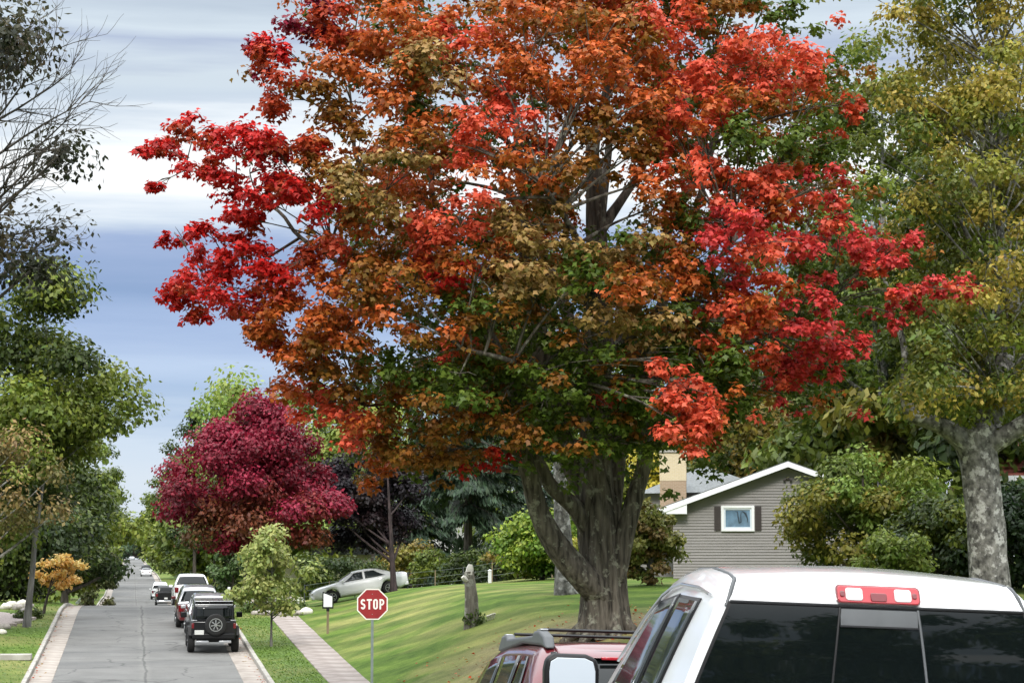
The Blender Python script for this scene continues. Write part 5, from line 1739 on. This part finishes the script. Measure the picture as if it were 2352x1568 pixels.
# ================================================================== houses, signs, small things
SIDING = mat('siding', (0.26, 0.245, 0.235), 0.7, 0, 0, 1.2, 0.1, 20, 0.3, 0, (0.22, 0.208, 0.20), (1, 1, 6))
TRIMW = mat('white_trim', (0.78, 0.79, 0.80), 0.5, 0, 0.06, 4)
SHINGLE = mat('shingles', (0.13, 0.135, 0.14), 0.95, 0, 0, 10, 0.5, 25, 0.2, 0, (0.06, 0.063, 0.066), (1, 1, 1))
SHUTTER = mat('shutter', (0.035, 0.026, 0.024), 0.6, 0, 0.2, 6)
WGLASS = mat('window_glass', (0.16, 0.27, 0.38), 0.06, 0, 0.5, 2.2, spec=0.9)  # blue base colour paints the sky reflected in the panes
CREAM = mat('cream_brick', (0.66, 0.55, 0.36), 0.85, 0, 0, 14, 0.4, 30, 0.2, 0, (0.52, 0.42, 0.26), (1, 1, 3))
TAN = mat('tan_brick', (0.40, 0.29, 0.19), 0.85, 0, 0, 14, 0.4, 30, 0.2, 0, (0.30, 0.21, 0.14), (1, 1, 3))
CURT = mat('curtain', (0.04, 0.06, 0.08), 0.8, 0, 0.3, 4)


def brickify(m, bw=0.2, bh=0.067, mort=(0.5, 0.47, 0.4)):
    t = m.node_tree; b = t.nodes['Principled BSDF']
    src = b.inputs['Base Color'].links[0].from_socket
    br = t.nodes.new('ShaderNodeTexBrick')
    br.inputs['Scale'].default_value = 1.0
    br.inputs['Brick Width'].default_value = bw; br.inputs['Row Height'].default_value = bh
    br.inputs['Mortar Size'].default_value = 0.008
    tc = t.nodes.new('ShaderNodeTexCoord'); sp = t.nodes.new('ShaderNodeSeparateXYZ'); cb = t.nodes.new('ShaderNodeCombineXYZ')
    ad = t.nodes.new('ShaderNodeMath'); ad.operation = 'ADD'
    t.links.new(tc.outputs['Object'], sp.inputs[0]); t.links.new(sp.outputs['X'], ad.inputs[0]); t.links.new(sp.outputs['Y'], ad.inputs[1])
    t.links.new(ad.outputs[0], cb.inputs['X']); t.links.new(sp.outputs['Z'], cb.inputs['Y']); t.links.new(cb.outputs[0], br.inputs['Vector'])
    mx = t.nodes.new('ShaderNodeMix'); mx.data_type = 'RGBA'
    t.links.new(br.outputs['Fac'], mx.inputs['Factor']); t.links.new(src, mx.inputs[6]); mx.inputs[7].default_value = (*mort, 1)
    t.links.new(mx.outputs[2], b.inputs['Base Color'])


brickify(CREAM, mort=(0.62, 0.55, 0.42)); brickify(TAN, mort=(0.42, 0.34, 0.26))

HY = 93.0
hc = at(1812, 1310, HY)
hz = g(hc.x, HY) - 0.05
house = thing('house', 'grey lap-sided house with white-trimmed gable, shuttered window and cream chimney', 'house', (hc.x, HY, hz), R(-15.0))
peak = at(1812, 1066, HY).z - hz
HWD = 5.05
eave = at(1550, 1163, HY).z - hz + 0.05
slope_ = (peak - eave) / HWD
wallm = MB()
wallm.prism([(-HWD, -1), (HWD, -1), (HWD, eave - .05), (0, peak - .15), (-HWD, eave - .05)], 10.0, lambda u, v, w: (u, .06 + w, v))
wallm.build('wall', SIDING, house, smooth=False)
z = -0.2
ex = 0.127
while z < peak - 0.25:
    z1 = z + ex
    def half(zz): return HWD if zz < eave - .05 else max(0.02, HWD * (peak - .15 - zz) / (peak - .15 - (eave - .05)))
    w0, w1 = half(z) , half(z1)
    q = MB()
    q.add([(-w0, 0.0, z), (w0, 0.0, z), (w1, .036, z1), (-w1, .036, z1), (-w0, .07, z), (w0, .07, z), (w1, .07, z1), (-w1, .07, z1)],
          [(0, 1, 2, 3), (7, 6, 5, 4), (0, 4, 5, 1), (1, 5, 6, 2), (2, 6, 7, 3), (3, 7, 4, 0)])
    q.build('siding_board', SIDING, house, smooth=False)
    z = z1
MB().box((0, .02, -.55), (HWD * 2 + .02, .12, .7)).build('foundation', CONC3, house)
# roof
ov, ovf = .50, .55
for s in (-1, 1):
    rp = MB()
    x1 = s * (HWD + ov); zz1 = eave - ov * slope_
    rp.add([(0, -ovf, peak + .02), (x1, -ovf, zz1 + .02), (x1, 10.6, zz1 + .02), (0, 10.6, peak + .02), (0, -ovf, peak + .14), (x1, -ovf, zz1 + .14), (x1, 10.6, zz1 + .14), (0, 10.6, peak + .14)],
           [(0, 1, 2, 3), (7, 6, 5, 4), (0, 4, 5, 1), (1, 5, 6, 2), (2, 6, 7, 3), (3, 7, 4, 0)])
    roof = rp.build('roof', SHINGLE, house, smooth=False)
    fb = MB()
    fb.add([(0, -ovf - .03, peak - .14), (x1, -ovf - .03, zz1 - .14), (x1, -ovf - .03, zz1 + .10), (0, -ovf - .03, peak + .10), (0, -ovf - .003, peak - .14), (x1, -ovf - .003, zz1 - .14), (x1, -ovf - .003, zz1 + .10), (0, -ovf - .003, peak + .10)],
           [(0, 1, 2, 3), (7, 6, 5, 4), (0, 4, 5, 1), (1, 5, 6, 2), (2, 6, 7, 3), (3, 7, 4, 0)])
    fb.build('barge_board', TRIMW, house, smooth=False)
    sf = MB()
    sf.add([(0, -ovf + .002, peak - .02), (x1 * .999, -ovf + .002, zz1 - .02), (x1 * .999, -.003, zz1 - .02), (0, -.003, peak - .02)], [(0, 1, 2, 3)])
    sf.build('soffit', TRIMW, house, smooth=False, solid=.02)
    # boxed eave return
    MB().prism([(s * (HWD - .62), eave - ov * slope_ - .16), (s * (HWD + ov), eave - ov * slope_ - .16), (s * (HWD + ov), eave - ov * slope_ + .0), (s * (HWD - .62), eave + .62 * slope_ - .15)], .54,
               lambda u, v, w: (u, -ovf + .004 + w, v)).build('eave_return', TRIMW, house, smooth=False)
    MB().box((s * (HWD + ov + .05), 5.0, eave - ov * slope_ - .0), (.1, 10.9, .12)).build('gutter', TRIMW, house, bevel=.02)
# gable lamp
MB().box((.0, -.03, peak - .62), (.16, .12, .12)).box((-.14, -.08, peak - .70), (.10, .12, .10)).box((.14, -.08, peak - .70), (.10, .12, .10)).build('flood_lamp', SHUTTER, house, bevel=.02)
# window
wc = at(1695, 1189, HY - .2)
rel = Matrix.Rotation(R(15.0), 3, 'Z') @ (wc - Vector((hc.x, HY, hz)))
wx, wz, ww, wh = rel.x, rel.z, 1.45, 1.13
win = MB()
for s in (-1, 1):
    win.box((wx + s * (ww / 2 - .06), -.03, wz), (.12, .10, wh)).box((wx, -.032, wz + s * (wh / 2 - .06)), (ww - .24, .10, .12))
win = win.build('window', TRIMW, house, bevel=.01)
sash = MB()
for s in (-1, 1):
    sash.box((wx + s * (ww / 2 - .155), -.005, wz), (.07, .06, wh - .24)).box((wx, -.006, wz + s * (wh / 2 - .155)), (ww - .38, .06, .07))
sash.build('sash', mat('sash', (0.62, 0.68, 0.74), 0.5, 0, 0.1, 5), win, bevel=.006)
MB().box((wx, .002, wz), (ww - .36, .012, wh - .36)).build('pane', WGLASS, win)
dr = MB()                                            # dark hangings behind the glass
dr.tube([(wx - .12, -.006, wz + .30), (wx - .02, -.006, wz + .31), (wx + .02, -.006, wz + .05), (wx + .07, -.006, wz - .2), (wx + .14, -.006, wz - .15), (wx + .13, -.006, wz + .15), (wx + .16, -.006, wz + .3)], [.012, .02, .028, .03, .03, .02, .012], 6)
dr.tube([(wx + .2, -.006, wz + .32), (wx + .34, -.006, wz + .22), (wx + .42, -.006, wz + .0), (wx + .44, -.006, wz - .2)], [.02, .05, .03, .01], 6)
dr.build('curtain', CURT, win)
for s in (-1, 1):
    sh = MB().box((wx + s * (ww / 2 + .17), -.03, wz), (.27, .03, wh * .93)).build('shutter', SHUTTER, house, bevel=.006)
    for k in range(9):
        MB().box((wx + s * (ww / 2 + .17), -.048, wz - wh * .38 + k * wh * .095), (.19, .012, .06)).build('slat', SHUTTER, sh)
# chimney, at the left of the roof further back
def hl(px, py, dy):                                   # picture point on a plane dy behind the gable, in house coordinates
    Y_ = HY + dy * math.cos(R(15))
    return Matrix.Rotation(R(15.0), 3, 'Z') @ (at(px, py, Y_) - Vector((hc.x, HY, hz)))


c0, c1 = hl(1515, 1040, 5.2), hl(1577, 1105, 5.2)
cxm, cwd = (c0.x + c1.x) / 2, abs(c1.x - c0.x)
cyy = c0.y
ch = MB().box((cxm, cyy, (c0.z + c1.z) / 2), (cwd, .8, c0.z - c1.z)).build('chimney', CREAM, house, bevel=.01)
MB().box((cxm, cyy, c1.z - 1.2), (cwd * .985, .79, 2.39)).build('chimney_base', TAN, house, bevel=.01)  # lower stack in a darker tan than the upper
MB().box((cxm, cyy, c0.z + .06), (cwd + .14, .94, .1)).build('cap', CONC3, ch, bevel=.01)
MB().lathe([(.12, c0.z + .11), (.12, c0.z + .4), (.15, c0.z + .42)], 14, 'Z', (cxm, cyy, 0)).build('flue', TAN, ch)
# cross wing roof behind
p0 = hl(1618, 1066, 7.5)
rw = MB()
rw.add([(p0.x - 3.2, p0.y - 1.2, p0.z - 1.4), (p0.x + 3.4, p0.y - 1.2, p0.z - 1.3), (p0.x + 3.4, p0.y + 7, p0.z - 1.3), (p0.x - 3.2, p0.y + 7, p0.z - 1.4), (p0.x, p0.y + 1.4, p0.z), (p0.x, p0.y + 5, p0.z)],
       [(0, 1, 4), (1, 2, 5, 4), (2, 3, 5), (3, 0, 4, 5), (3, 2, 1, 0)])
rw.build('wing_roof', mat('shingles_pale', (0.22, 0.235, 0.24), 0.95, 0, 0.25, 9, 0.4, 25), house, smooth=False)
MB().box((p0.x, p0.y + 3, p0.z - 3.6), (6.0, 7.4, 4.5)).build('wing_wall', SIDING, house, smooth=False)

# cream house showing through the trees beyond the crimson maple
h2 = at(722, 1290, 150)
z2 = g(h2.x, 150)
hb = thing('house', 'cream house glimpsed between the crimson and the purple maples', 'house', (h2.x + 1.5, 150, z2), R(-6))
YEL = mat('cream_wall', (0.72, 0.66, 0.48), 0.8, 0, 0.08, 3)
MB().box((0, 3, 1.5), (7, 6, 4)).build('wall', YEL, hb, smooth=False)
MB().prism([(-4, 3.45), (0, 5.4), (4, 3.45)], 6.8, lambda u, v, w: (u, -.4 + w, v)).build('roof', SHINGLE, hb, smooth=False)
for x in (-2, 1.8):
    w_ = MB().box((x, -.03, 1.7), (1.2, .08, 1.2)).build('window', TRIMW, hb, bevel=.01)
    MB().box((x, -.06, 1.7), (1.0, .05, 1.0)).build('pane', WGLASS, w_)
# white house among the spruces
h3 = at(1035, 1250, 175)
hb = thing('house', 'white house far behind the spruces, only chinks of it showing', 'house', (h3.x, 175, g(h3.x, 175)), R(-10))
MB().box((0, 4, 3), (12, 8, 8)).build('wall', TRIMW, hb, smooth=False)
MB().prism([(-7, 6.9), (0, 9.5), (7, 6.9)], 9, lambda u, v, w: (u, -.5 + w, v)).build('roof', SHINGLE, hb, smooth=False)
for x in (-4, 0, 4):
    w_ = MB().box((x, -.03, 2.2), (1.2, .08, 1.5)).build('window', TRIMW, hb, bevel=.01)
    MB().box((x, -.06, 2.2), (1.0, .05, 1.3)).build('pane', WGLASS, w_)
# red-roofed house at the right edge
h4 = at(2420, 1085, 78)
hb = thing('house', 'house with a rust-red roof and white eaves right of the mottled birch', 'house', (h4.x + 4.6, 81, g(h4.x, 81)), R(-22))
zt = h4.z - g(h4.x, 81)
MB().box((0, 3, zt / 2 - .5), (9, 6, zt + .8)).build('wall', SIDING, hb, smooth=False)
MB().add([(-5.2, -.6, zt), (5.2, -.6, zt), (5.2, 3, zt + 1.6), (-5.2, 3, zt + 1.6), (-5.2, 6.6, zt), (5.2, 6.6, zt)], [(0, 1, 2, 3), (3, 2, 5, 4), (0, 3, 4), (1, 5, 2), (0, 4, 5, 1)]).build('roof', mat('red_shingles', (0.28, 0.075, 0.05), 0.9, 0, 0.3, 8, 0.4, 25), hb, smooth=False)
MB().box((0, -.63, zt - .04), (10.4, .05, .22)).build('fascia', TRIMW, hb)
w_ = MB().box((-2, -.03, 1.8), (1.3, .08, 1.3)).build('window', TRIMW, hb, bevel=.01)
MB().box((-2, -.06, 1.8), (1.1, .05, 1.1)).build('pane', WGLASS, w_)

# ---- stop sign
sp = at(855.5, 1386.5, 54.6)
sg = thing('stop_sign', 'red octagonal stop sign with white lettering on a steel post beside the footpath', 'sign', (sp.x, 54.6, g(sp.x, 54.6)), R(-8))
hs_ = sp.z - g(sp.x, 54.6)
REDS = mat('sign_red', (0.29, 0.012, 0.015), 0.45, 0, 0, 5, col2=(0.22, 0.008, 0.010))
WHS = mat('sign_white', (0.80, 0.76, 0.70), 0.45, 0, 0.08, 5)
STEEL = mat('galvanised', (0.25, 0.29, 0.28), 0.45, 0.6, 0.25, 6)
Ra = .381 / math.cos(R(22.5))
octo = lambda k: [(k * Ra * math.cos(R(22.5 + 45 * i)), k * Ra * math.sin(R(22.5 + 45 * i))) for i in range(8)]
pl = MB().prism(octo(1.0), .004, lambda u, v, w: (u, -.030 + w, hs_ + v)).build('plate', WHS, sg, smooth=False)
MB().prism(octo(.925), .003, lambda u, v, w: (u, -.0345 + w, hs_ + v)).build('face', REDS, sg, smooth=False)


def stroke(mb_, pts, wd, y, x0, z0):
    """flat ribbon letter stroke"""
    n = len(pts)
    L_, R_ = [], []
    for i in range(n):
        a = Vector(pts[max(0, i - 1)]); b_ = Vector(pts[min(n - 1, i + 1)])
        t = (b_ - a).normalized(); nn_ = Vector((-t.y, t.x))
        p_ = Vector(pts[i])
        L_.append(p_ + nn_ * wd / 2); R_.append(p_ - nn_ * wd / 2)
    vs_ = [(x0 + q.x, y, z0 + q.y) for q in L_] + [(x0 + q.x, y, z0 + q.y) for q in R_]
    vs_ += [(a, b_ + .004, c) for a, b_, c in vs_]
    m_ = 2 * n
    fs_ = []
    for i in range(n - 1):
        fs_ += [(i, i + 1, n + i + 1, n + i), (m_ + i, m_ + n + i, m_ + n + i + 1, m_ + i + 1), (i, m_ + i, m_ + i + 1, i + 1), (n + i, n + i + 1, m_ + n + i + 1, m_ + n + i)]
    fs_ += [(0, n, m_ + n, m_), (n - 1, m_ + n - 1, m_ + 2 * n - 1, 2 * n - 1)]
    mb_.add(vs_, fs_)


def arc(cx_, cy_, rx_, ry_, a0, a1, n=12):
    return [(cx_ + rx_ * math.cos(R(a0 + (a1 - a0) * k / n)), cy_ + ry_ * math.sin(R(a0 + (a1 - a0) * k / n))) for k in range(n + 1)]


Hh, lw, wd = .254, .118, .042
h2_ = Hh / 2 - wd / 2
xs_ = [-.232, -.076, .078, .234]
a_ = lw / 2 - wd / 2
lt = MB(); q_ = h2_ / 2
stroke(lt, arc(0, q_, a_, q_, 20, 270, 16) + arc(0, -q_, a_, q_, 90, -160, 16)[1:], wd, -.0395, xs_[0], hs_); lt.build('letter', WHS, sg, smooth=False)
lt = MB(); stroke(lt, [(-lw / 2 - .005, h2_), (lw / 2 + .005, h2_)], wd, -.0395, xs_[1], hs_); stroke(lt, [(0, h2_ - wd / 2), (0, -Hh / 2)], wd, -.0395, xs_[1], hs_); lt.build('letter', WHS, sg, smooth=False)
lt = MB(); ol = arc(0, h2_ - a_, a_, a_, 0, 180, 12) + arc(0, -h2_ + a_, a_, a_, 180, 360, 12); stroke(lt, ol + [ol[0], ol[1]], wd, -.0395, xs_[2], hs_); lt.build('letter', WHS, sg, smooth=False)
lt = MB(); stroke(lt, [(-a_, Hh / 2), (-a_, -Hh / 2)], wd, -.0395, xs_[3], hs_)
stroke(lt, [(-a_ + wd / 2, h2_), (.0, h2_)] + arc(.0, h2_ - .058, a_ + .004, .058, 80, -80, 10) + [(0, h2_ - .116), (-a_ + wd / 2, h2_ - .116)], wd * .92, -.0395, xs_[3], hs_); lt.build('letter', WHS, sg, smooth=False)
post = MB()
post.prism([(-.032, 0), (-.032, .03), (-.018, .03), (-.012, .006), (.012, .006), (.018, .03), (.032, .03), (.032, 0)], hs_ + .36 + .3, lambda u, v, w: (u, -.024 + v, w - .3))
post = post.build('post', STEEL, sg, smooth=False)
for z_ in (-.25, .25):
    MB().lathe([(.012, -.0405), (.012, -.034)], 10, 'Y', (0, 0, hs_ + z_)).build('bolt', STEEL, sg)

# ---- white panel in a black frame on a wooden post (garden newspaper or notice board)
nb = gnd(753, 1455)
nb = at(754, 1310, nb.y).x, nb.y
board = thing('notice_box', 'small white slope-topped panel in a black frame on a wooden post by the footpath', 'notice board', (nb[0], nb[1], g(*nb)), R(-8))
zc = at(754, 1378, nb[1]).z - g(*nb)
WOOD = mat('weathered_wood', (0.26, 0.20, 0.12), 0.85, 0, 0.4, 9, 0.3, 20, stretch=(1, 1, .2))
out = lambda k, d: [(-.19 * k, -.28 * k), (.19 * k, -.28 * k), (.19 * k, .17 * k), (-.15 * k, .30 * k), (-.19 * k, .30 * k)]
MB().prism(out(1.13, 0), .10, lambda u, v, w: (u, w - .05, zc + v)).build('frame', TRIM, board, bevel=.008)
MB().prism(out(.90, 0), .02, lambda u, v, w: (u, w - .066, zc + v)).build('panel', TRIMW, board, bevel=.004)
MB().box((0, .0, (zc - .3) / 2 - .1), (.09, .07, zc - .3 + .2)).build('post', WOOD, board, bevel=.006)
MB().box((0, -.0, zc - .36), (.12, .09, .12)).build('bracket', TRIM, board, bevel=.006)

# ---- upright log on the lawn
lg = gnd(1082, 1440)
lg = (at(1082, 1310, lg.y).x, lg.y)
logr = thing('upright_log', 'weathered upright log post with broken white top standing on the mown bank', 'log', (lg[0], lg[1], g(*lg)))
lh = at(1080, 1312, lg[1]).z - g(*lg)
sc = lg[1] / F
LOGM = bark_mat('log_bark', (0.30, 0.27, 0.23), (0.10, 0.085, 0.07), 7, (1, 1, .25), 0.8, patch=(0.36, 0.35, 0.30), thr=.58)
PALEW = mat('pale_broken_wood', (0.72, 0.68, 0.60), 0.8, 0, 0.2, 8)
MB().tube([(.05, 0, -.2), (.03, 0, .2), (0, 0, lh * .5), (-.05, 0, lh * .8), (-.08, 0, lh)], [20 * sc, 17 * sc, 15 * sc, 13 * sc, 11 * sc], 20, ridge=.2, seed=4).build('stem', LOGM, logr, angle=70)
MB().tube([(-.07, 0, lh - .1), (-.04, 0, lh + .14), (-.02, 0, lh + .24)], [11.3 * sc, 8 * sc, 5 * sc], 10, ridge=.3, seed=2).build('broken_top', PALEW, logr)
MB().tube([(-.1, -.05, lh - .28), (-.25, -.12, lh - .22), (-.30, -.14, lh - .16)], [7 * sc, 7 * sc, 5 * sc], 10, ridge=.25, seed=5).build('branch_stub', PALEW, logr)
rg = np.random.default_rng(9)
P, nn, d, q = clump(rg, (.05, -.1, .28), (.36, .3, .36), 500, .5)
P = P[P[:, 2] > .01]; n = len(P)
ivy = thing('creeper', 'green creeper growing round the foot of the upright log', 'plant', (lg[0] + .02, lg[1], g(*lg)))
leaves(rg, P, rg.normal(size=(n, 3)) + [0, -.6, .6], .10 * rg.uniform(.6, 1.2, n), mixcol(rg, (104, 124, 60), (56, 76, 26), rg.random(n)), T_LEAF6, 'leaves', LEAF, ivy)
fl = MB()
for k in range(5): fl.tube([(.42 + .05 * k, -.1, 0), (.44 + .05 * k, -.12, .12), (.42 + .06 * k, -.14, .2 + .02 * k)], [.012, .012, .05], 7)
tag(fl.build('garden_ornament', PALEW, None), 'small pale pot ornament at the foot of the log', 'ornament').location = (lg[0] + .1, lg[1], g(lg[0] + .5, lg[1]) - .02)

# black tub on the lawn
tb = gnd(1010, 1343)
tbx = at(1010, 1310, tb.y).x
tub = thing('tub', 'low black oval tub lying on the lawn right of the white coupe', 'tub', (tbx, tb.y, g(tbx, tb.y) + .01))
tr_ = 20 * tb.y / F
MB().lathe([(tr_ * .85, 0), (tr_ * .95, .15), (tr_, .26), (tr_ * 1.04, .27), (tr_ * .98, .29), (tr_ * .90, .2), (tr_ * .86, .12)], 24, 'Z').build('shell', TRIM, tub)
MB().lathe([(tr_ * .84, .1), (tr_ * .84, .16)], 20, 'Z').build('soil', mat('soil', (.05, .04, .03), .95, 0, .4, 9), tub)

# wire fence along the back of the lawn with one white post
fa, fb_ = at(700, 1310, 116), at(1340, 1310, 100)
fence = thing('wire_fence', 'thin wire fence on slim posts along the back of the lawn', 'fence', (fa.x, fa.y, g(fa.x, fa.y)))
Of = Vector(fence.location)
npst = 11
pp = []
for k in range(npst):
    t = k / (npst - 1)
    x, y = fa.x + (fb_.x - fa.x) * t, fa.y + (fb_.y - fa.y) * t
    pp.append(Vector((x, y, g(x, y))) - Of)
    MB().tube([pp[-1] - Vector((0, 0, .2)), pp[-1] + Vector((0, 0, 1.0))], .03, 8).build('post', WOOD if k % 2 else GREYTRIM, fence)
for hgt in (.35, .65, .95):
    MB().tube([q + Vector((0, 0, hgt)) for q in pp], .010, 5).build('wire', STEEL, fence)
wp = gnd(1125, 1338)
wx_ = at(1125, 1310, wp.y).x
whp = thing('post', 'short white post in front of the hedge behind the upright log', 'post', (wx_, wp.y, g(wx_, wp.y)))
MB().box((0, 0, .22), (.14, .14, .64)).build('shaft', TRIMW, whp, bevel=.01)
MB().add([(-.09, -.09, .54), (.09, -.09, .54), (.09, .09, .54), (-.09, .09, .54), (0, 0, .62)], [(0, 1, 4), (1, 2, 4), (2, 3, 4), (3, 0, 4), (3, 2, 1, 0)]).build('cap', TRIMW, whp, smooth=False)

# stones at the head of the footpath
STONE = mat('field_stone', (0.42, 0.38, 0.34), 0.9, 0, 0.4, 5, .4, 12)
rr = random.Random(4)


def stone(x, y, r, lab, grp, m=None):
    bm = bmesh.new(); bmesh.ops.create_icosphere(bm, subdivisions=2, radius=r)
    s_ = rr.random() * 40
    for v in bm.verts:
        v.co *= 1 + .28 * mnoise.noise(v.co * (1.3 / r) + Vector((s_, 0, 0)))
        v.co.z *= .68
    for f in bm.faces: f.smooth = True
    me = bpy.data.meshes.new('stone'); bm.to_mesh(me); bm.free()
    me.materials.append(m or STONE)
    o = bpy.data.objects.new('stone', me); COL.objects.link(o)
    o.location = (x, y, g(x, y) + r * .32)
    return tag(o, lab, 'stone', grp)


for k in range(9):
    stone(5.4 + k * .28 + rr.gauss(0, .05), 98.0 + rr.gauss(0, .25), rr.uniform(.14, .27), 'rounded pale stone edging the bed at the head of the footpath', 'stones at the head of the footpath')
b_ = (7.6, 97.6)
stone(b_[0], b_[1], .30, 'largest whitish boulder at the right end of the bed edging', None, PALEW)
# flowering bed behind the stones
for i, (x, y, lab) in enumerate(((5.3, 99.4, 'white-flowered garden plant behind the stone edging, nearest the kerb'), (6.4, 99.6, 'white-flowered garden plant in the middle of the bed behind the stones'), (7.3, 99.3, 'white-flowered garden plant behind the large boulder'))):
    rg = np.random.default_rng(200 + i)
    o = thing('flower_clump', lab, 'plant', (x, y, g(x, y)))
    P, nn, d, q = clump(rg, (0, 0, .34), (.55, .45, .40), 420, .5)
    P[:, 2] = np.maximum(P[:, 2], .02)
    leaves(rg, P, nn, .13 * rg.uniform(.6, 1.2, len(P)), mixcol(rg, (120, 136, 78), (70, 90, 40), rg.random(len(P))), T_LEAF6, 'leaves', LEAF, o)
    P, nn, d, q = clump(rg, (0, -.1, .55), (.5, .4, .22), 46, .5)
    leaves(rg, P, nn, .12 * rg.uniform(.7, 1.3, len(P)), mixcol(rg, (236, 232, 220), (214, 200, 190), rg.random(len(P))), T_LEAF6, 'blossom', LEAF, o)

# left garden: pale gravel bed, rocks with pinkish heads, yard signs
gp = gnd(10, 1425)
bed = MB()
n = 28
bed.prism([(2.6 * math.cos(6.283 * k / n) * (1 + .15 * math.sin(k * 2.1)), 4.2 * math.sin(6.283 * k / n) * (1 + .12 * math.sin(k * 1.3))) for k in range(n)], .12, lambda u, v, w: (u, v, w))
bd = bed.build('gravel_bed', mat('gravel', (0.46, 0.40, 0.37), 0.95, 0, 0, 22, .6, 30, .2, 0, (.25, .21, .2)), None, smooth=False)
bd.location = (gp.x - 1.6, gp.y, g(gp.x - 1.6, gp.y) - .02)
bd.rotation_euler = (math.atan2(g(gp.x, gp.y + 3) - g(gp.x, gp.y - 3), 6), 0.03, 0)
tag(bd, 'pale gravel bed on the left lawn', kind='structure')
for k, (px, py) in enumerate(((42, 1400), (52, 1392), (66, 1396), (28, 1392), (12, 1444), (3, 1455), (60, 1408), (14, 1398))):
    q_ = gnd(px, py)
    stone(q_.x, q_.y, rr.uniform(.2, .33), 'pinkish white rock bordering the gravel bed on the left lawn', 'rocks round the gravel bed', PALEW if k % 2 else STONE)
for k, (px, py) in enumerate(((48, 1425), (82, 1420))):
    q_ = gnd(px, py)
    rg = np.random.default_rng(300 + k)
    o = thing('low_plant', ('dark low plant at the end of the gravel bed', 'small green plant between the gravel bed and the slim grey trunk')[k], 'plant', (q_.x, q_.y, g(q_.x, q_.y)))
    P, nn, d, q = clump(rg, (0, 0, .22), (.4, .4, .26), 260, .5); P[:, 2] = np.maximum(P[:, 2], .02)
    leaves(rg, P, nn, .13 * rg.uniform(.6, 1.2, len(P)), mixcol(rg, (96, 112, 50), (48, 60, 24), rg.random(len(P))), T_LEAF6, 'leaves', LEAF, o)


def yard_sign(px, py, w_, h_, lab, pts):
    q_ = gnd(px, py)
    x = at(px, 1310, q_.y).x
    s_ = thing('yard_sign', lab, 'sign', (x, q_.y, g(x, q_.y)), R(8))
    MB().prism([(a * w_, b__ * h_) for a, b__ in pts], .02, lambda u, v, w: (u, w, v + .18)).build('panel', TRIMW, s_, smooth=False)
    for e in (-.25, .25): MB().tube([(e * w_, .01, -.1), (e * w_, .01, .2)], .012, 6).build('stake', STEEL, s_)


yard_sign(181, 1391, .46, .62, 'short white yard sign at the left kerb by the crest', [(-.5, 0), (.5, 0), (.5, 1), (-.1, .55), (-.5, .3)])
yard_sign(204, 1382, .55, .95, 'taller white feather sign beyond the short yard sign', [(-.35, 0), (.2, 0), (.5, 1), (.3, 1.05), (-.4, .45)])
# white marker post on the right verge behind the off-roader
x, y = 5.0, 100.0
x = at(521, 1360, 101).x + .1
wm = thing('marker_post', 'white marker post on the verge behind the black off-roader', 'post', (x, 101, g(x, 101)))
zt = at(521, 1347, 101).z - g(x, 101)
MB().box((0, 0, zt / 2), (.13, .08, zt)).build('shaft', TRIMW, wm, bevel=.01)
MB().box((0, 0, zt * .8), (.135, .085, .08)).build('band', GREYTRIM, wm)
# fallen leaves under the maple and along the gutters
rg = np.random.default_rng(31)
n = 1500
X = np.concatenate([MAPLE[0] + rg.normal(size=1300) * 3.4, rg.choice([XL + .1, 4.1], 200) + rg.normal(size=200) * .12])
Y = np.concatenate([MAPLE[1] + rg.normal(size=1300) * 4.0, rg.uniform(55, 110, 200)])
onr = (X > XL) & (X < 4.2)
Z = np.where(onr, RD(X, Y) + .03, G(X, Y) + .06)
P = np.stack([X, Y, Z], 1)
nn = rg.normal(size=(n, 3)) * .3 + [0, 0, 1]
cols = np.where(rg.random((n, 1)) < .5, mixcol(rg, (200, 80, 40), (140, 60, 20), rg.random(n)), mixcol(rg, (190, 150, 80), (120, 90, 40), rg.random(n)))
fall = leaves(rg, P, nn, .09 * rg.uniform(.6, 1.2, n), cols, T_MAPLE, 'fallen_leaves', LEAF, None, hang=0)
tag(fall, 'fallen red and tan leaves scattered on the bank and in the gutters', 'leaves', kind='stuff')
print('TRIS', sum(sum(len(p.vertices) - 2 for p in o.data.polygons) for o in scene.objects if o.type == 'MESH'))
